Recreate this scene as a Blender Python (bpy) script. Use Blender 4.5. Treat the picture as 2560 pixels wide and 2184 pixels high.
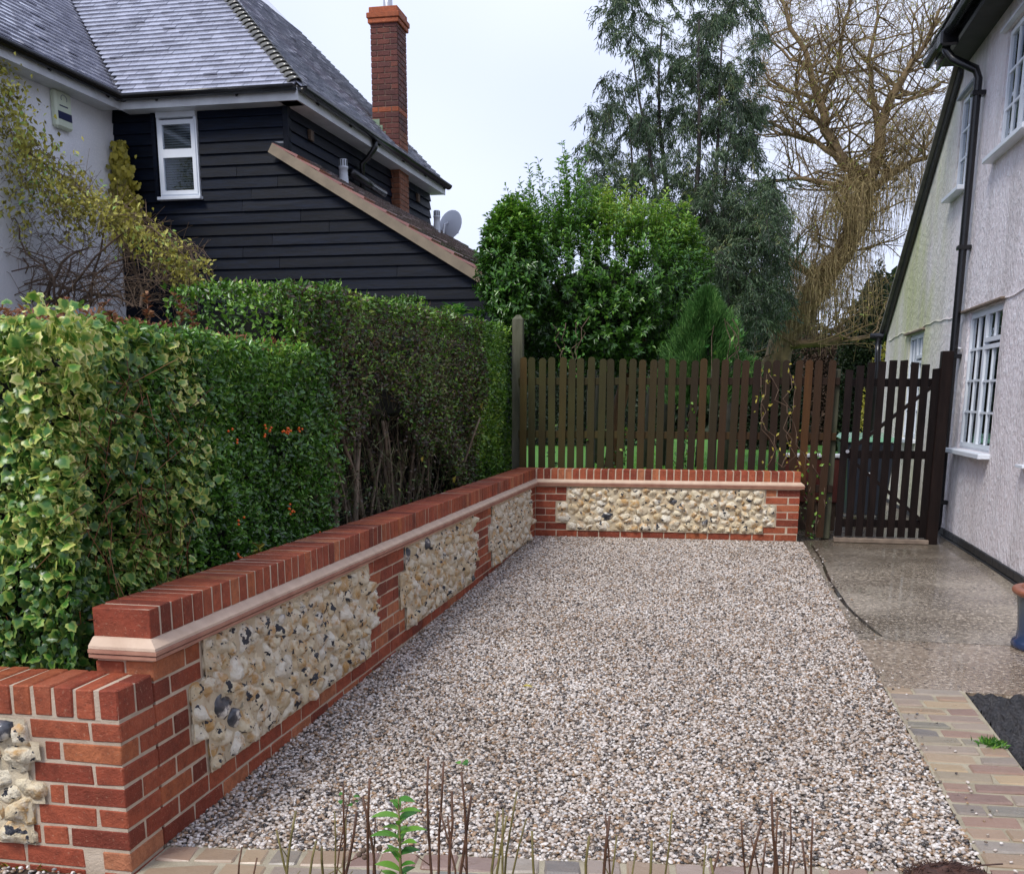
import bpy, bmesh, math, random
import numpy as np
from mathutils import Vector, Matrix, noise as mnoise
from mathutils.geometry import tessellate_polygon
for o in list(bpy.data.objects): bpy.data.objects.remove(o)
S = bpy.context.scene
COL = S.collection
rng = np.random.default_rng(7); random.seed(7)
R = math.radians

# ------------------------------------------------------------------ camera
F, YP, YAW, PITCH, ROLL = 2550.2, 1554.5, .1960, .2132, -.0030
CAM = np.array([1.8578, -10.590, 1.3956])
def cam_axes():
    cy, sy, cp, sp = math.cos(YAW), math.sin(YAW), math.cos(PITCH), math.sin(PITCH)
    f = np.array([-sy*cp, cy*cp, -sp]); r = np.array([cy, sy, 0.]); d = np.cross(f, r)
    cr, sr = math.cos(ROLL), math.sin(ROLL)
    return cr*r+sr*d, -sr*r+cr*d, f
AX = cam_axes()
cd = bpy.data.cameras.new('camera'); cam = bpy.data.objects.new('camera', cd); COL.objects.link(cam)
cd.sensor_fit = 'HORIZONTAL'; cd.sensor_width = 36; cd.lens = F/2560*36; cd.shift_y = (YP-1092)/2560
cd.clip_end = 2000; cd.clip_start = .05
m = Matrix.Identity(4)
for i in range(3):
    m[i][0] = AX[0][i]; m[i][1] = -AX[1][i]; m[i][2] = -AX[2][i]; m[i][3] = CAM[i]
cam.matrix_world = m; S.camera = cam
K = 2560/2072
def at(u, v, y=None, x=None, z=None):          # a point of the photograph turned into a point of the place at a known y, x or z
    u *= K; v *= K
    d = AX[0]*(u-1280)/F + AX[1]*(v-YP)/F + AX[2]
    ax, val = (1, y) if y is not None else (0, x) if x is not None else (2, z)
    return Vector(CAM + d*((val-CAM[ax])/d[ax]))

# ------------------------------------------------------------------ world, sun, exposure
W = bpy.data.worlds.new('World'); S.world = W; W.use_nodes = True
nt = W.node_tree; nt.nodes.clear()
out = nt.nodes.new('ShaderNodeOutputWorld')
sky = nt.nodes.new('ShaderNodeTexSky'); sky.sky_type = 'NISHITA'; sky.sun_disc = False
sky.sun_elevation = R(54); sky.sun_rotation = R(208)
b1 = nt.nodes.new('ShaderNodeBackground'); b1.inputs[1].default_value = .08
nt.links.new(sky.outputs[0], b1.inputs[0])
b2 = nt.nodes.new('ShaderNodeBackground'); b2.inputs[1].default_value = .98
tc = nt.nodes.new('ShaderNodeTexCoord'); nz = nt.nodes.new('ShaderNodeTexNoise')
nz.inputs['Scale'].default_value = 1.6; nz.inputs['Detail'].default_value = 3
cr = nt.nodes.new('ShaderNodeValToRGB')
cr.color_ramp.elements[0].position = .38; cr.color_ramp.elements[0].color = (.415, .47, .67, 1)
cr.color_ramp.elements[1].position = .62; cr.color_ramp.elements[1].color = (.555, .595, .735, 1)
nt.links.new(tc.outputs['Generated'], nz.inputs['Vector']); nt.links.new(nz.outputs[0], cr.inputs[0]); nt.links.new(cr.outputs[0], b2.inputs[0])
mx = nt.nodes.new('ShaderNodeMixShader'); mx.inputs[0].default_value = .9
nt.links.new(b1.outputs[0], mx.inputs[1]); nt.links.new(b2.outputs[0], mx.inputs[2]); nt.links.new(mx.outputs[0], out.inputs[0])
sd = bpy.data.lights.new('sun', 'SUN'); sd.energy = 1.5; sd.angle = R(20); sd.color = (1, .96, .9)
so = bpy.data.objects.new('sun', sd); COL.objects.link(so)
so.rotation_euler = (R(38), 0, R(-28))
S.view_settings.view_transform = 'Standard'; S.view_settings.look = 'None'
S.view_settings.exposure = .88; S.view_settings.gamma = 1; S.view_settings.use_curve_mapping = False

# ------------------------------------------------------------------ material helpers
def newmat(name):
    mt = bpy.data.materials.new(name); mt.use_nodes = True
    return mt, mt.node_tree, mt.node_tree.nodes['Principled BSDF']
def nd(t, kind, **kw):
    n = t.nodes.new(kind)
    for k, v in kw.items():
        if k in n.inputs: n.inputs[k].default_value = v
        else: setattr(n, k, v)
    return n
def ramp(t, src, stops):
    n = t.nodes.new('ShaderNodeValToRGB'); e = n.color_ramp.elements
    while len(e) < len(stops): e.new(.5)
    for el, (p, c) in zip(e, stops): el.position = p; el.color = (*c, 1)
    t.links.new(src, n.inputs[0]); return n.outputs[0]
def noise(t, scale, detail=4, vec=None, rough=.55, stretch=None):
    if vec is None: vec = t.nodes.new('ShaderNodeNewGeometry').outputs['Position']
    if stretch:
        mp = t.nodes.new('ShaderNodeMapping'); mp.inputs['Scale'].default_value = stretch
        t.links.new(vec, mp.inputs[0]); vec = mp.outputs[0]
    n = nd(t, 'ShaderNodeTexNoise', Scale=scale, Detail=detail, Roughness=rough)
    t.links.new(vec, n.inputs['Vector']); return n.outputs[0]
def mixc(t, fac, a, b, mode='MIX'):
    n = t.nodes.new('ShaderNodeMix'); n.data_type = 'RGBA'; n.blend_type = mode
    if isinstance(fac, (int, float)): n.inputs[0].default_value = fac
    else: t.links.new(fac, n.inputs[0])
    for i, c in ((6, a), (7, b)):
        if isinstance(c, tuple): n.inputs[i].default_value = (*c, 1)
        else: t.links.new(c, n.inputs[i])
    return n.outputs[2]
def math_(t, op, a, b=None):
    n = t.nodes.new('ShaderNodeMath'); n.operation = op
    for i, c in ((0, a), (1, b)):
        if c is None: continue
        if isinstance(c, (int, float)): n.inputs[i].default_value = c
        else: t.links.new(c, n.inputs[i])
    return n.outputs[0]
def bump(t, p, h, strength=.5, dist=.01):
    n = nd(t, 'ShaderNodeBump', Strength=strength, Distance=dist); t.links.new(h, n.inputs['Height']); t.links.new(n.outputs[0], p.inputs['Normal'])
def objvec(t, off=20.):
    g = t.nodes.new('ShaderNodeNewGeometry'); o = t.nodes.new('ShaderNodeObjectInfo')
    v = t.nodes.new('ShaderNodeVectorMath'); v.operation = 'MULTIPLY_ADD'
    v.inputs[1].default_value = (1, 1, 1)
    s = math_(t, 'MULTIPLY', o.outputs['Random'], off); t.links.new(g.outputs['Position'], v.inputs[0])
    c = t.nodes.new('ShaderNodeCombineXYZ'); t.links.new(s, c.inputs[0]); t.links.new(s, c.inputs[2]); t.links.new(c.outputs[0], v.inputs[2])
    return v.outputs[0], o.outputs['Random']
def link(t, a, b): t.links.new(a, b)
MATS = {}
def simple(name, col, rough=.6, var=.25, scale=9, bmp=.2, bscale=60, spec=.5, metallic=0, stretch=None, coat=0):
    if name in MATS: return MATS[name]
    mt, t, p = newmat(name)
    n = noise(t, scale, 5, stretch=stretch)
    d = tuple(c*(1-var) for c in col); l = tuple(min(1, c*(1+var)) for c in col)
    link(t, ramp(t, n, [(.3, d), (.7, l)]), p.inputs['Base Color'])
    p.inputs['Roughness'].default_value = rough; p.inputs['Specular IOR Level'].default_value = spec; p.inputs['Metallic'].default_value = metallic
    p.inputs['Coat Weight'].default_value = coat; p.inputs['Coat Roughness'].default_value = .15
    if bmp: bump(t, p, noise(t, bscale, 3, stretch=stretch), bmp, .006)
    MATS[name] = mt; return mt

def brick_mat(name, stops, soot=0., mottled=.35):
    mt, t, p = newmat(name); v, rnd = objvec(t)
    c = ramp(t, rnd, stops)
    n = noise(t, 22, 7, v, .75); c = mixc(t, ramp(t, n, [(.42, (0, 0, 0)), (.66, (mottled*1.6,)*3)]), c, (.13, .035, .022))
    n2 = noise(t, 3.2, 3, v); c = mixc(t, ramp(t, n2, [(.55, (0, 0, 0)), (.75, (.55, .55, .55))]), c, (.50, .17, .09))
    n3 = noise(t, 90, 4, v); c = mixc(t, ramp(t, n3, [(.60, (0, 0, 0)), (.72, (.55, .55, .55))]), c, (.55, .30, .19))
    c = mixc(t, 1., c, ramp(t, noise(t, 1.7, 6), [(.32, (.70, .68, .68)), (.6, (1.05, 1.05, 1.05))]), 'MULTIPLY')
    if soot: c = mixc(t, math_(t, 'MULTIPLY', noise(t, 2.5, 5), soot), c, (.03, .025, .025))
    link(t, c, p.inputs['Base Color'])
    link(t, ramp(t, n2, [(.3, (.45,)*3), (.7, (.75,)*3)]), p.inputs['Roughness'])
    bump(t, p, noise(t, 70, 6, v, .75), .9, .009); p.inputs['Specular IOR Level'].default_value = .2; return mt
M_brick = brick_mat('red brick', [(0, (.20, .046, .028)), (.2, (.34, .075, .040)), (.5, (.46, .118, .056)), (.72, (.38, .085, .045)), (.9, (.52, .16, .066)), (1, (.54, .22, .11))])
M_brick2 = brick_mat('weathered chimney brick', [(0, (.12, .035, .03)), (.5, (.18, .05, .04)), (1, (.25, .07, .045))], .75)
M_brick3 = brick_mat('orange brick', [(0, (.42, .11, .04)), (1, (.55, .15, .06))], .3)
M_brick4 = brick_mat('light brown brick', [(0, (.25, .10, .05)), (1, (.33, .13, .06))], .4)
M_black_brick = simple('black painted brick', (.018, .019, .02), .5, .3, 20, .5, 40)

def mortar_mat(name, a, b, st=.8):
    mt, t, p = newmat(name)
    link(t, ramp(t, noise(t, 12, 6), [(.3, a), (.7, b)]), p.inputs['Base Color']); p.inputs['Roughness'].default_value = .9
    bump(t, p, noise(t, 130, 6, rough=.75), st, .006); return mt
M_mortar = mortar_mat('buff mortar', (.46, .36, .26), (.64, .52, .39))
M_mould = mortar_mat('pink buff tile creasing', (.54, .39, .28), (.66, .50, .37), .6)
M_ctile = mortar_mat('pinkish clay creasing tile', (.34, .15, .10), (.46, .24, .16), .5)
M_cmortar = mortar_mat('dark chimney mortar', (.14, .09, .07), (.22, .15, .11))

def flint_mat():
    mt, t, p = newmat('knapped flint'); v, rnd = objvec(t, 40)
    c = ramp(t, rnd, [(0, (.68, .52, .30)), (.2, (.80, .70, .49)), (.5, (.86, .80, .66)), (.8, (.78, .66, .44)), (1, (.76, .71, .60))])
    n = noise(t, 13, 5, v); c = mixc(t, ramp(t, n, [(.50, (0, 0, 0)), (.62, (.85,)*3)]), c, (.56, .31, .09))
    n2 = noise(t, 30, 4, v); c = mixc(t, ramp(t, n2, [(.55, (0, 0, 0)), (.7, (.5,)*3)]), c, (.85, .80, .70))
    n3 = noise(t, 19, 3, v, .6); k = ramp(t, n3, [(.60, (0, 0, 0)), (.62, (1, 1, 1))])
    c = mixc(t, k, c, (.035, .038, .048))
    n4 = noise(t, 85, 3, v); c = mixc(t, ramp(t, n4, [(.69, (0, 0, 0)), (.73, (.9,)*3)]), c, (.05, .045, .04))
    link(t, c, p.inputs['Base Color']); link(t, ramp(t, k, [(0, (.5,)*3), (1, (.14,)*3)]), p.inputs['Roughness'])
    bump(t, p, noise(t, 30, 6, v, .65), 1., .022); return mt
M_flint = flint_mat()
def dark_flint():
    mt, t, p = newmat('dark flint'); v, rnd = objvec(t, 40)
    n = noise(t, 14, 4, v)
    link(t, ramp(t, n, [(.35, (.035, .04, .05)), (.55, (.12, .12, .13)), (.62, (.7, .66, .58))]), p.inputs['Base Color']); p.inputs['Roughness'].default_value = .15
    bump(t, p, noise(t, 20, 2, v), .5, .01); return mt
M_flintd = dark_flint()

def roof_mat(name, a, b, moss=.3, rough=.22):
    mt, t, p = newmat(name); v, rnd = objvec(t, 10)
    g = t.nodes.new('ShaderNodeNewGeometry')
    rn = math_(t, 'FRACT', math_(t, 'ADD', rnd, g.outputs['Random Per Island']))
    c = ramp(t, rn, [(0, a), (1, b)])
    c = mixc(t, math_(t, 'MULTIPLY', noise(t, 5, 6), moss), c, (.05, .06, .03))
    link(t, c, p.inputs['Base Color'])
    link(t, ramp(t, noise(t, 20, 3), [(.3, (rough*.7,)*3), (.7, (rough*1.7,)*3)]), p.inputs['Roughness'])
    p.inputs['Coat Weight'].default_value = 1; p.inputs['Coat Roughness'].default_value = .12; p.inputs['Coat IOR'].default_value = 1.6
    bump(t, p, noise(t, 60, 3), .25, .004); return mt
M_tile = roof_mat('wet plain roof tile', (.27, .275, .34), (.46, .47, .56))
M_tile_b = roof_mat('wet brown plain tile', (.085, .075, .085), (.15, .13, .14), .5)
M_hip = roof_mat('mossy brown hip tile', (.045, .04, .032), (.10, .085, .065), .6, .4)
M_pan = roof_mat('wet red interlocking tile', (.15, .095, .095), (.25, .18, .18), .3)
M_tileR = roof_mat('red verge tile', (.26, .08, .05), (.36, .13, .08), .3)

def board_mat(name, base, lo=.55, hi=1.6, rough=.38, stretch=(1, 1, 14), green=0):
    mt, t, p = newmat(name); v, rnd = objvec(t, 13)
    n = noise(t, 5, 6, v, .6, stretch)
    c = ramp(t, n, [(.3, tuple(x*lo for x in base)), (.72, tuple(x*hi for x in base))])
    br = ramp(t, rnd, [(0, (.6,)*3), (1, (1.3,)*3)]); c = mixc(t, 1., c, br, 'MULTIPLY')
    if green: c = mixc(t, math_(t, 'MULTIPLY', noise(t, 1.6, 4), green), c, (.06, .075, .012))
    link(t, c, p.inputs['Base Color']); p.inputs['Roughness'].default_value = rough
    bump(t, p, noise(t, 16, 5, v, .6, stretch), .35, .005); p.inputs['Specular IOR Level'].default_value = .16; return mt
M_wb = board_mat('black stained weatherboard', (.0010, .0024, .0062), .5, 3.4, .5, (1, 1, 12))
def picket_mat():
    mt, t, p = newmat('weathered brown fence timber'); v, rnd = objvec(t, 13)
    c = ramp(t, rnd, [(0, (.016, .008, .004)), (.3, (.026, .012, .005)), (.5, (.028, .020, .008)), (.7, (.055, .024, .008)), (.88, (.038, .024, .007)), (1, (.11, .045, .010))])
    n = noise(t, 7, 6, v, .6, (5, 5, .6)); c = mixc(t, math_(t, 'MULTIPLY', n, .75), c, (.022, .014, .010))
    sep = t.nodes.new('ShaderNodeSeparateXYZ'); g = t.nodes.new('ShaderNodeNewGeometry'); link(t, g.outputs['Position'], sep.inputs[0])
    gx = ramp(t, math_(t, 'MULTIPLY', sep.outputs[0], .33), [(0, (.75,)*3), (.75, (0, 0, 0))])
    c = mixc(t, math_(t, 'MULTIPLY', gx, math_(t, 'MULTIPLY', noise(t, 1.8, 3, v), .95)), c, (.075, .085, .018))
    link(t, c, p.inputs['Base Color']); p.inputs['Roughness'].default_value = .65; p.inputs['Specular IOR Level'].default_value = .22
    bump(t, p, n, .6, .008); return mt
M_picket = picket_mat()
M_gate = board_mat('dark brown gate timber', (.0085, .005, .004), .6, 1.8, .45, (5, 5, .6))
M_post = board_mat('grey green post', (.10, .095, .075), .6, 1.5, .7, (4, 4, .6), .5)
M_black = simple('black plastic', (.008, .008, .009), .25, .2, 10, 0)
M_white = simple('white painted frame', (.74, .78, .83), .3, .05, 4, .05, 20)
M_fascia = simple('white fascia board', (.60, .62, .64), .4, .15, 4, .05, 20)
M_lead = simple('grey lead', (.22, .24, .27), .45, .2, 8, .2, 20)
M_metal = simple('galvanised metal', (.45, .46, .48), .35, .1, 8, 0, metallic=.6)

def render_mat(name, a, b, scale=32, st=.8, algae=False, stretch=(1, 1, .45)):
    mt, t, p = newmat(name)
    c = ramp(t, noise(t, 3, 6), [(.3, a), (.7, b)])
    n = noise(t, scale, 4, stretch=stretch, rough=.6)
    c = mixc(t, ramp(t, n, [(.54, (0, 0, 0)), (.60, (.8,)*3)]), c, (.88, .87, .89))
    if algae:
        g = t.nodes.new('ShaderNodeNewGeometry'); sep = t.nodes.new('ShaderNodeSeparateXYZ'); link(t, g.outputs['Position'], sep.inputs[0])
        my = nd(t, 'ShaderNodeMapRange'); link(t, sep.outputs[1], my.inputs[0]); my.inputs[1].default_value = 1.4; my.inputs[2].default_value = 3.2
        k = math_(t, 'MULTIPLY', my.outputs[0], ramp(t, noise(t, 1.1, 5, stretch=(1, 1, .5)), [(.33, (0.12,)*3), (.62, (1,)*3)]))
        c = mixc(t, math_(t, 'MULTIPLY', k, .85), c, (.50, .53, .24))
        n0 = noise(t, 1.5, 5, stretch=(1, 2.5, .35)); c = mixc(t, ramp(t, n0, [(.48, (0, 0, 0)), (.75, (.55,)*3)]), c, (.42, .39, .37))
    link(t, c, p.inputs['Base Color']); p.inputs['Roughness'].default_value = .7
    bump(t, p, n, st, .035); return mt
M_render = render_mat('pinkish roughcast render', (.75, .675, .68), (.84, .78, .79), 30, 1.0, True)
M_whitewall = render_mat('smooth white painted render', (.74, .75, .78), (.82, .83, .86), 60, .2, False, None)

def glass_mat():
    mt, t, p = newmat('window glass'); t.nodes.remove(p)
    g = nd(t, 'ShaderNodeBsdfGlossy'); g.inputs['Roughness'].default_value = .02; g.inputs[0].default_value = (.9, .95, 1, 1)
    tr = nd(t, 'ShaderNodeBsdfTransparent'); tr.inputs[0].default_value = (.72, .76, .78, 1)
    fr = nd(t, 'ShaderNodeFresnel', IOR=1.55); mxx = nd(t, 'ShaderNodeMixShader')
    link(t, math_(t, 'ADD', fr.outputs[0], .10), mxx.inputs[0]); link(t, tr.outputs[0], mxx.inputs[1]); link(t, g.outputs[0], mxx.inputs[2])
    link(t, mxx.outputs[0], t.nodes['Material Output'].inputs[0]); return mt
M_glass = glass_mat()
M_room = simple('dim room', (.06, .06, .065), .9, .3, 2, 0)
def curtain_mat():
    mt, t, p = newmat('net curtain'); g = t.nodes.new('ShaderNodeNewGeometry')
    n = noise(t, 14, 2, stretch=(2, 2, .05)); link(t, ramp(t, n, [(.35, (.10, .10, .11)), (.65, (.30, .30, .33))]), p.inputs['Base Color']); p.inputs['Roughness'].default_value = .9; return mt
M_curtain = curtain_mat()
M_blind = simple('white blind slat', (.55, .58, .6), .5, .05, 4, 0)

def leaf_mat(name, stops, rough=.35, tr=.25, spec=.5, patch=None):
    mt, t, p = newmat(name)
    a = nd(t, 'ShaderNodeAttribute', attribute_name='rnd')
    c = ramp(t, a.outputs['Fac'], stops)
    if patch: c = mixc(t, ramp(t, noise(t, patch[0], 3), [(.45, (0, 0, 0)), (.6, (patch[2],)*3)]), c, patch[1])
    link(t, c, p.inputs['Base Color']); p.inputs['Roughness'].default_value = rough; p.inputs['Specular IOR Level'].default_value = spec
    tl = t.nodes.new('ShaderNodeBsdfTranslucent'); link(t, c, tl.inputs[0])
    mxx = nd(t, 'ShaderNodeMixShader'); mxx.inputs[0].default_value = tr
    link(t, p.outputs[0], mxx.inputs[1]); link(t, tl.outputs[0], mxx.inputs[2]); link(t, mxx.outputs[0], t.nodes['Material Output'].inputs[0])
    return mt
M_privet = leaf_mat('clipped hedge leaf', [(0, (.022, .055, .008)), (.3, (.06, .15, .015)), (.6, (.13, .29, .025)), (.85, (.25, .43, .045)), (1, (.42, .54, .09))], .3, .22, .6)
M_privbrown = leaf_mat('brown hedge leaf', [(0, (.030, .020, .012)), (.4, (.075, .048, .026)), (.58, (.13, .085, .04)), (.70, (.07, .16, .03)), (1, (.30, .28, .12))], .4, .15, .6)
M_coton = leaf_mat('cotoneaster leaf', [(0, (.020, .058, .011)), (.4, (.065, .18, .022)), (.75, (.15, .35, .038)), (1, (.38, .58, .09))], .28, .2, .7)
def ivy_mat():
    mt, t, p = newmat('variegated ivy leaf')
    a = nd(t, 'ShaderNodeAttribute', attribute_name='rnd'); e = nd(t, 'ShaderNodeAttribute', attribute_name='edge')
    c1 = ramp(t, a.outputs['Fac'], [(0, (.02, .07, .012)), (.35, (.055, .17, .025)), (.7, (.14, .31, .05)), (1, (.38, .50, .09))])
    c2 = ramp(t, a.outputs['Fac'], [(0, (.04, .10, .018)), (.4, (.22, .34, .06)), (.7, (.56, .60, .14)), (1, (.78, .74, .28))])
    k = math_(t, 'ADD', e.outputs['Fac'], math_(t, 'MULTIPLY', math_(t, 'SUBTRACT', noise(t, 55, 2), .5), .8))
    c = mixc(t, ramp(t, k, [(.45, (0, 0, 0)), (.75, (1, 1, 1))]), c1, c2)
    link(t, c, p.inputs['Base Color']); p.inputs['Roughness'].default_value = .3
    tl = t.nodes.new('ShaderNodeBsdfTranslucent'); link(t, c, tl.inputs[0]); mxx = nd(t, 'ShaderNodeMixShader'); mxx.inputs[0].default_value = .2
    link(t, p.outputs[0], mxx.inputs[1]); link(t, tl.outputs[0], mxx.inputs[2]); link(t, mxx.outputs[0], t.nodes['Material Output'].inputs[0]); return mt
M_ivy = ivy_mat()
M_bush = leaf_mat('glossy evergreen leaf', [(0, (.022, .07, .012)), (.3, (.060, .17, .020)), (.55, (.14, .31, .035)), (.8, (.30, .47, .06)), (1, (.54, .60, .12))], .28, .22, .6)
M_euc = leaf_mat('grey green narrow leaf', [(0, (.035, .055, .030)), (.4, (.07, .12, .055)), (.8, (.14, .21, .09)), (1, (.26, .28, .10))], .4, .3, .5)
M_conif = leaf_mat('bright conifer foliage', [(0, (.03, .09, .02)), (.5, (.09, .24, .05)), (1, (.26, .45, .12))], .5, .3, .3)
M_dark = leaf_mat('dark shrub leaf', [(0, (.010, .017, .009)), (.6, (.022, .040, .015)), (1, (.05, .075, .02))], .5, .2, .4)
M_vine = leaf_mat('yellow autumn vine leaf', [(0, (.13, .12, .025)), (.3, (.28, .25, .04)), (.55, (.46, .42, .07)), (.75, (.58, .54, .12)), (1, (.30, .50, .12))], .45, .35, .4)
M_yivy = leaf_mat('yellow ivy leaf', [(0, (.16, .15, .02)), (.5, (.42, .36, .04)), (1, (.60, .52, .10))], .45, .3, .4)
M_brownleaf = leaf_mat('russet leaf', [(0, (.12, .04, .02)), (.5, (.26, .10, .05)), (1, (.38, .20, .09))], .5, .3, .3)
M_willow = leaf_mat('golden willow twig', [(0, (.20, .14, .07)), (.5, (.36, .27, .12)), (1, (.52, .42, .20))], .6, .1, .3)
M_fresh = leaf_mat('fresh green leaf', [(0, (.03, .12, .02)), (.6, (.08, .25, .03)), (1, (.22, .42, .06))], .4, .3, .4)
M_grass = leaf_mat('lawn grass', [(0, (.05, .17, .015)), (.6, (.10, .30, .025)), (1, (.20, .42, .05))], .6, .3, .3)
M_bark = simple('brown bark', (.07, .045, .028), .8, .4, 12, .6, 40)
M_wbark = simple('golden brown willow bark', (.19, .13, .062), .8, .5, 5, .5, 20)
M_ebark = simple('dark grey bark', (.045, .036, .032), .8, .4, 8, .4, 30)
M_twig = simple('bare vine wood', (.13, .085, .055), .8, .4, 12, .3, 40)
M_stem = simple('cut woody stem', (.10, .045, .022), .6, .5, 25, .2, 60)
M_stemg = simple('olive woody stem', (.16, .13, .04), .6, .4, 25, .2, 60)
M_core = simple('shaded hedge interior', (.010, .012, .007), .95, .4, 8, 0)  # near-black colour stands for the shade deep inside the foliage
M_berry = simple('orange berry', (.75, .12, .01), .3, .1, 8, 0)

# ------------------------------------------------------------------ object helpers
def tag(o, label=None, cat=None, group=None, kind=None):
    if label: o['label'] = label
    if cat: o['category'] = cat
    if group: o['group'] = group
    if kind: o['kind'] = kind
    return o
def empty(name, loc=(0, 0, 0), rz=0, **kw):
    o = bpy.data.objects.new(name, None); COL.objects.link(o); o.location = loc; o.rotation_euler = (0, 0, rz); o.empty_display_size = .2
    return tag(o, **kw)
def addobj(name, me, parent=None, loc=(0, 0, 0), rot=(0, 0, 0), mat=None, **kw):
    o = bpy.data.objects.new(name, me); COL.objects.link(o)
    if parent is not None: o.parent = parent
    o.location = loc; o.rotation_euler = rot
    if mat and not me.materials: me.materials.append(mat)
    return tag(o, **kw)
def mesh(name, V, Fc, smooth=False, mat=None):
    me = bpy.data.meshes.new(name); me.from_pydata([tuple(v) for v in V], [], Fc)
    if smooth: me.polygons.foreach_set('use_smooth', [True]*len(me.polygons))
    if mat: me.materials.append(mat)
    me.update(); return me
class MB:
    def __init__(s): s.V = []; s.F = []
    def add(s, V, Fc):
        n = len(s.V); s.V += [tuple(v) for v in V]; s.F += [tuple(i+n for i in f) for f in Fc]; return s
    def box(s, x0, x1, y0, y1, z0, z1, M=None):
        V = [(x, y, z) for z in (z0, z1) for y in (y0, y1) for x in (x0, x1)]
        if M is not None: V = [M @ Vector(v) for v in V]
        return s.add(V, [(0, 2, 3, 1), (4, 5, 7, 6), (0, 1, 5, 4), (2, 6, 7, 3), (0, 4, 6, 2), (1, 3, 7, 5)])
    def beam(s, a, b, w, h, up=(0, 0, 1)):
        a = Vector(a); b = Vector(b); d = (b-a).normalized(); u = Vector(up); r = d.cross(u).normalized(); u = r.cross(d)
        V = [p+r*w/2*i+u*h/2*j for p in (a, b) for j in (-1, 1) for i in (-1, 1)]
        return s.add(V, [(0, 2, 3, 1), (4, 5, 7, 6), (0, 1, 5, 4), (2, 6, 7, 3), (0, 4, 6, 2), (1, 3, 7, 5)])
    def tube(s, pts, rad, n=8, cap=True):
        pts = [Vector(p) for p in pts]; k = len(pts)
        if not hasattr(rad, '__len__'): rad = [rad]*k
        ref = Vector((.31, .17, .93)); V = []
        for i, p in enumerate(pts):
            d = (pts[min(i+1, k-1)]-pts[max(i-1, 0)])
            if d.length < 1e-9: d = Vector((0, 0, 1))
            d.normalize()
            if abs(d.dot(ref)) > .97: ref = Vector((.9, .3, .1))
            a = d.cross(ref).normalized(); b = d.cross(a)
            V += [p+(a*math.cos(t)+b*math.sin(t))*rad[i] for t in (2*math.pi*j/n for j in range(n))]
        Fc = [(i*n+j, i*n+(j+1) % n, (i+1)*n+(j+1) % n, (i+1)*n+j) for i in range(k-1) for j in range(n)]
        if cap: Fc += [tuple(range(n-1, -1, -1)), tuple((k-1)*n+j for j in range(n))]
        return s.add(V, Fc)
    def lathe(s, prof, n=24, c=(0, 0, 0)):
        V = [(c[0]+r*math.cos(2*math.pi*j/n), c[1]+r*math.sin(2*math.pi*j/n), c[2]+z) for r, z in prof for j in range(n)]
        return s.add(V, [(i*n+j, i*n+(j+1) % n, (i+1)*n+(j+1) % n, (i+1)*n+j) for i in range(len(prof)-1) for j in range(n)])
    def build(s, name, mat, parent=None, smooth=False, bev=0, loc=(0, 0, 0), rot=(0, 0, 0), **kw):
        me = mesh(name, s.V, s.F, smooth, mat)
        if bev:
            bm = bmesh.new(); bm.from_mesh(me)
            bmesh.ops.bevel(bm, geom=bm.edges[:], offset=bev, segments=1, affect='EDGES', clamp_overlap=True); bm.to_mesh(me); bm.free()
        return addobj(name, me, parent, loc, rot, **kw)
def box(name, mat, parent, x0, x1, y0, y1, z0, z1, bev=0, M=None, **kw): return MB().box(x0, x1, y0, y1, z0, z1, M).build(name, mat, parent, bev=bev, **kw)

_bc = {}
def brick_mesh(lx, ly, lz, ch, mat, jit=.0025, k=None):
    """chamfered block with slightly uneven corners, centred at the origin; alike ones share four meshes"""
    k = random.randrange(5) if k is None else k
    key = (round(lx, 3), round(ly, 3), round(lz, 3), mat.name, k)
    if key in _bc: return _bc[key]
    bm = bmesh.new(); bmesh.ops.create_cube(bm, size=1)
    rr = random.Random(hash(key) & 0xffff)
    for v in bm.verts: v.co = Vector((v.co.x*lx+rr.uniform(-jit, jit), v.co.y*ly+rr.uniform(-jit*.4, jit*.4), v.co.z*lz+rr.uniform(-jit, jit)))
    bmesh.ops.bevel(bm, geom=bm.edges[:], offset=ch, segments=1, affect='EDGES', clamp_overlap=True)
    me = bpy.data.meshes.new('brick'); bm.to_mesh(me); bm.free(); me.materials.append(mat)
    _bc[key] = me; return me
def arr_mesh(name, V, tris, mat, attrs=None, smooth=False):
    me = bpy.data.meshes.new(name); V = np.asarray(V, np.float32); T = np.asarray(tris, np.int32)
    me.vertices.add(len(V)); me.vertices.foreach_set('co', V.ravel())
    k = T.shape[1]; me.loops.add(T.size); me.loops.foreach_set('vertex_index', T.ravel())
    me.polygons.add(len(T)); me.polygons.foreach_set('loop_start', np.arange(0, T.size, k, dtype=np.int32))
    me.polygons.foreach_set('loop_total', np.full(len(T), k, np.int32))
    if smooth: me.polygons.foreach_set('use_smooth', np.ones(len(T), bool))
    me.update(calc_edges=True)
    for nme, (dom, arr) in (attrs or {}).items():
        a = me.attributes.new(nme, 'FLOAT', dom); a.data.foreach_set('value', np.asarray(arr, np.float32))
    me.materials.append(mat); return me
def unit(a): return a/np.maximum(np.linalg.norm(a, axis=1, keepdims=True), 1e-9)
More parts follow.
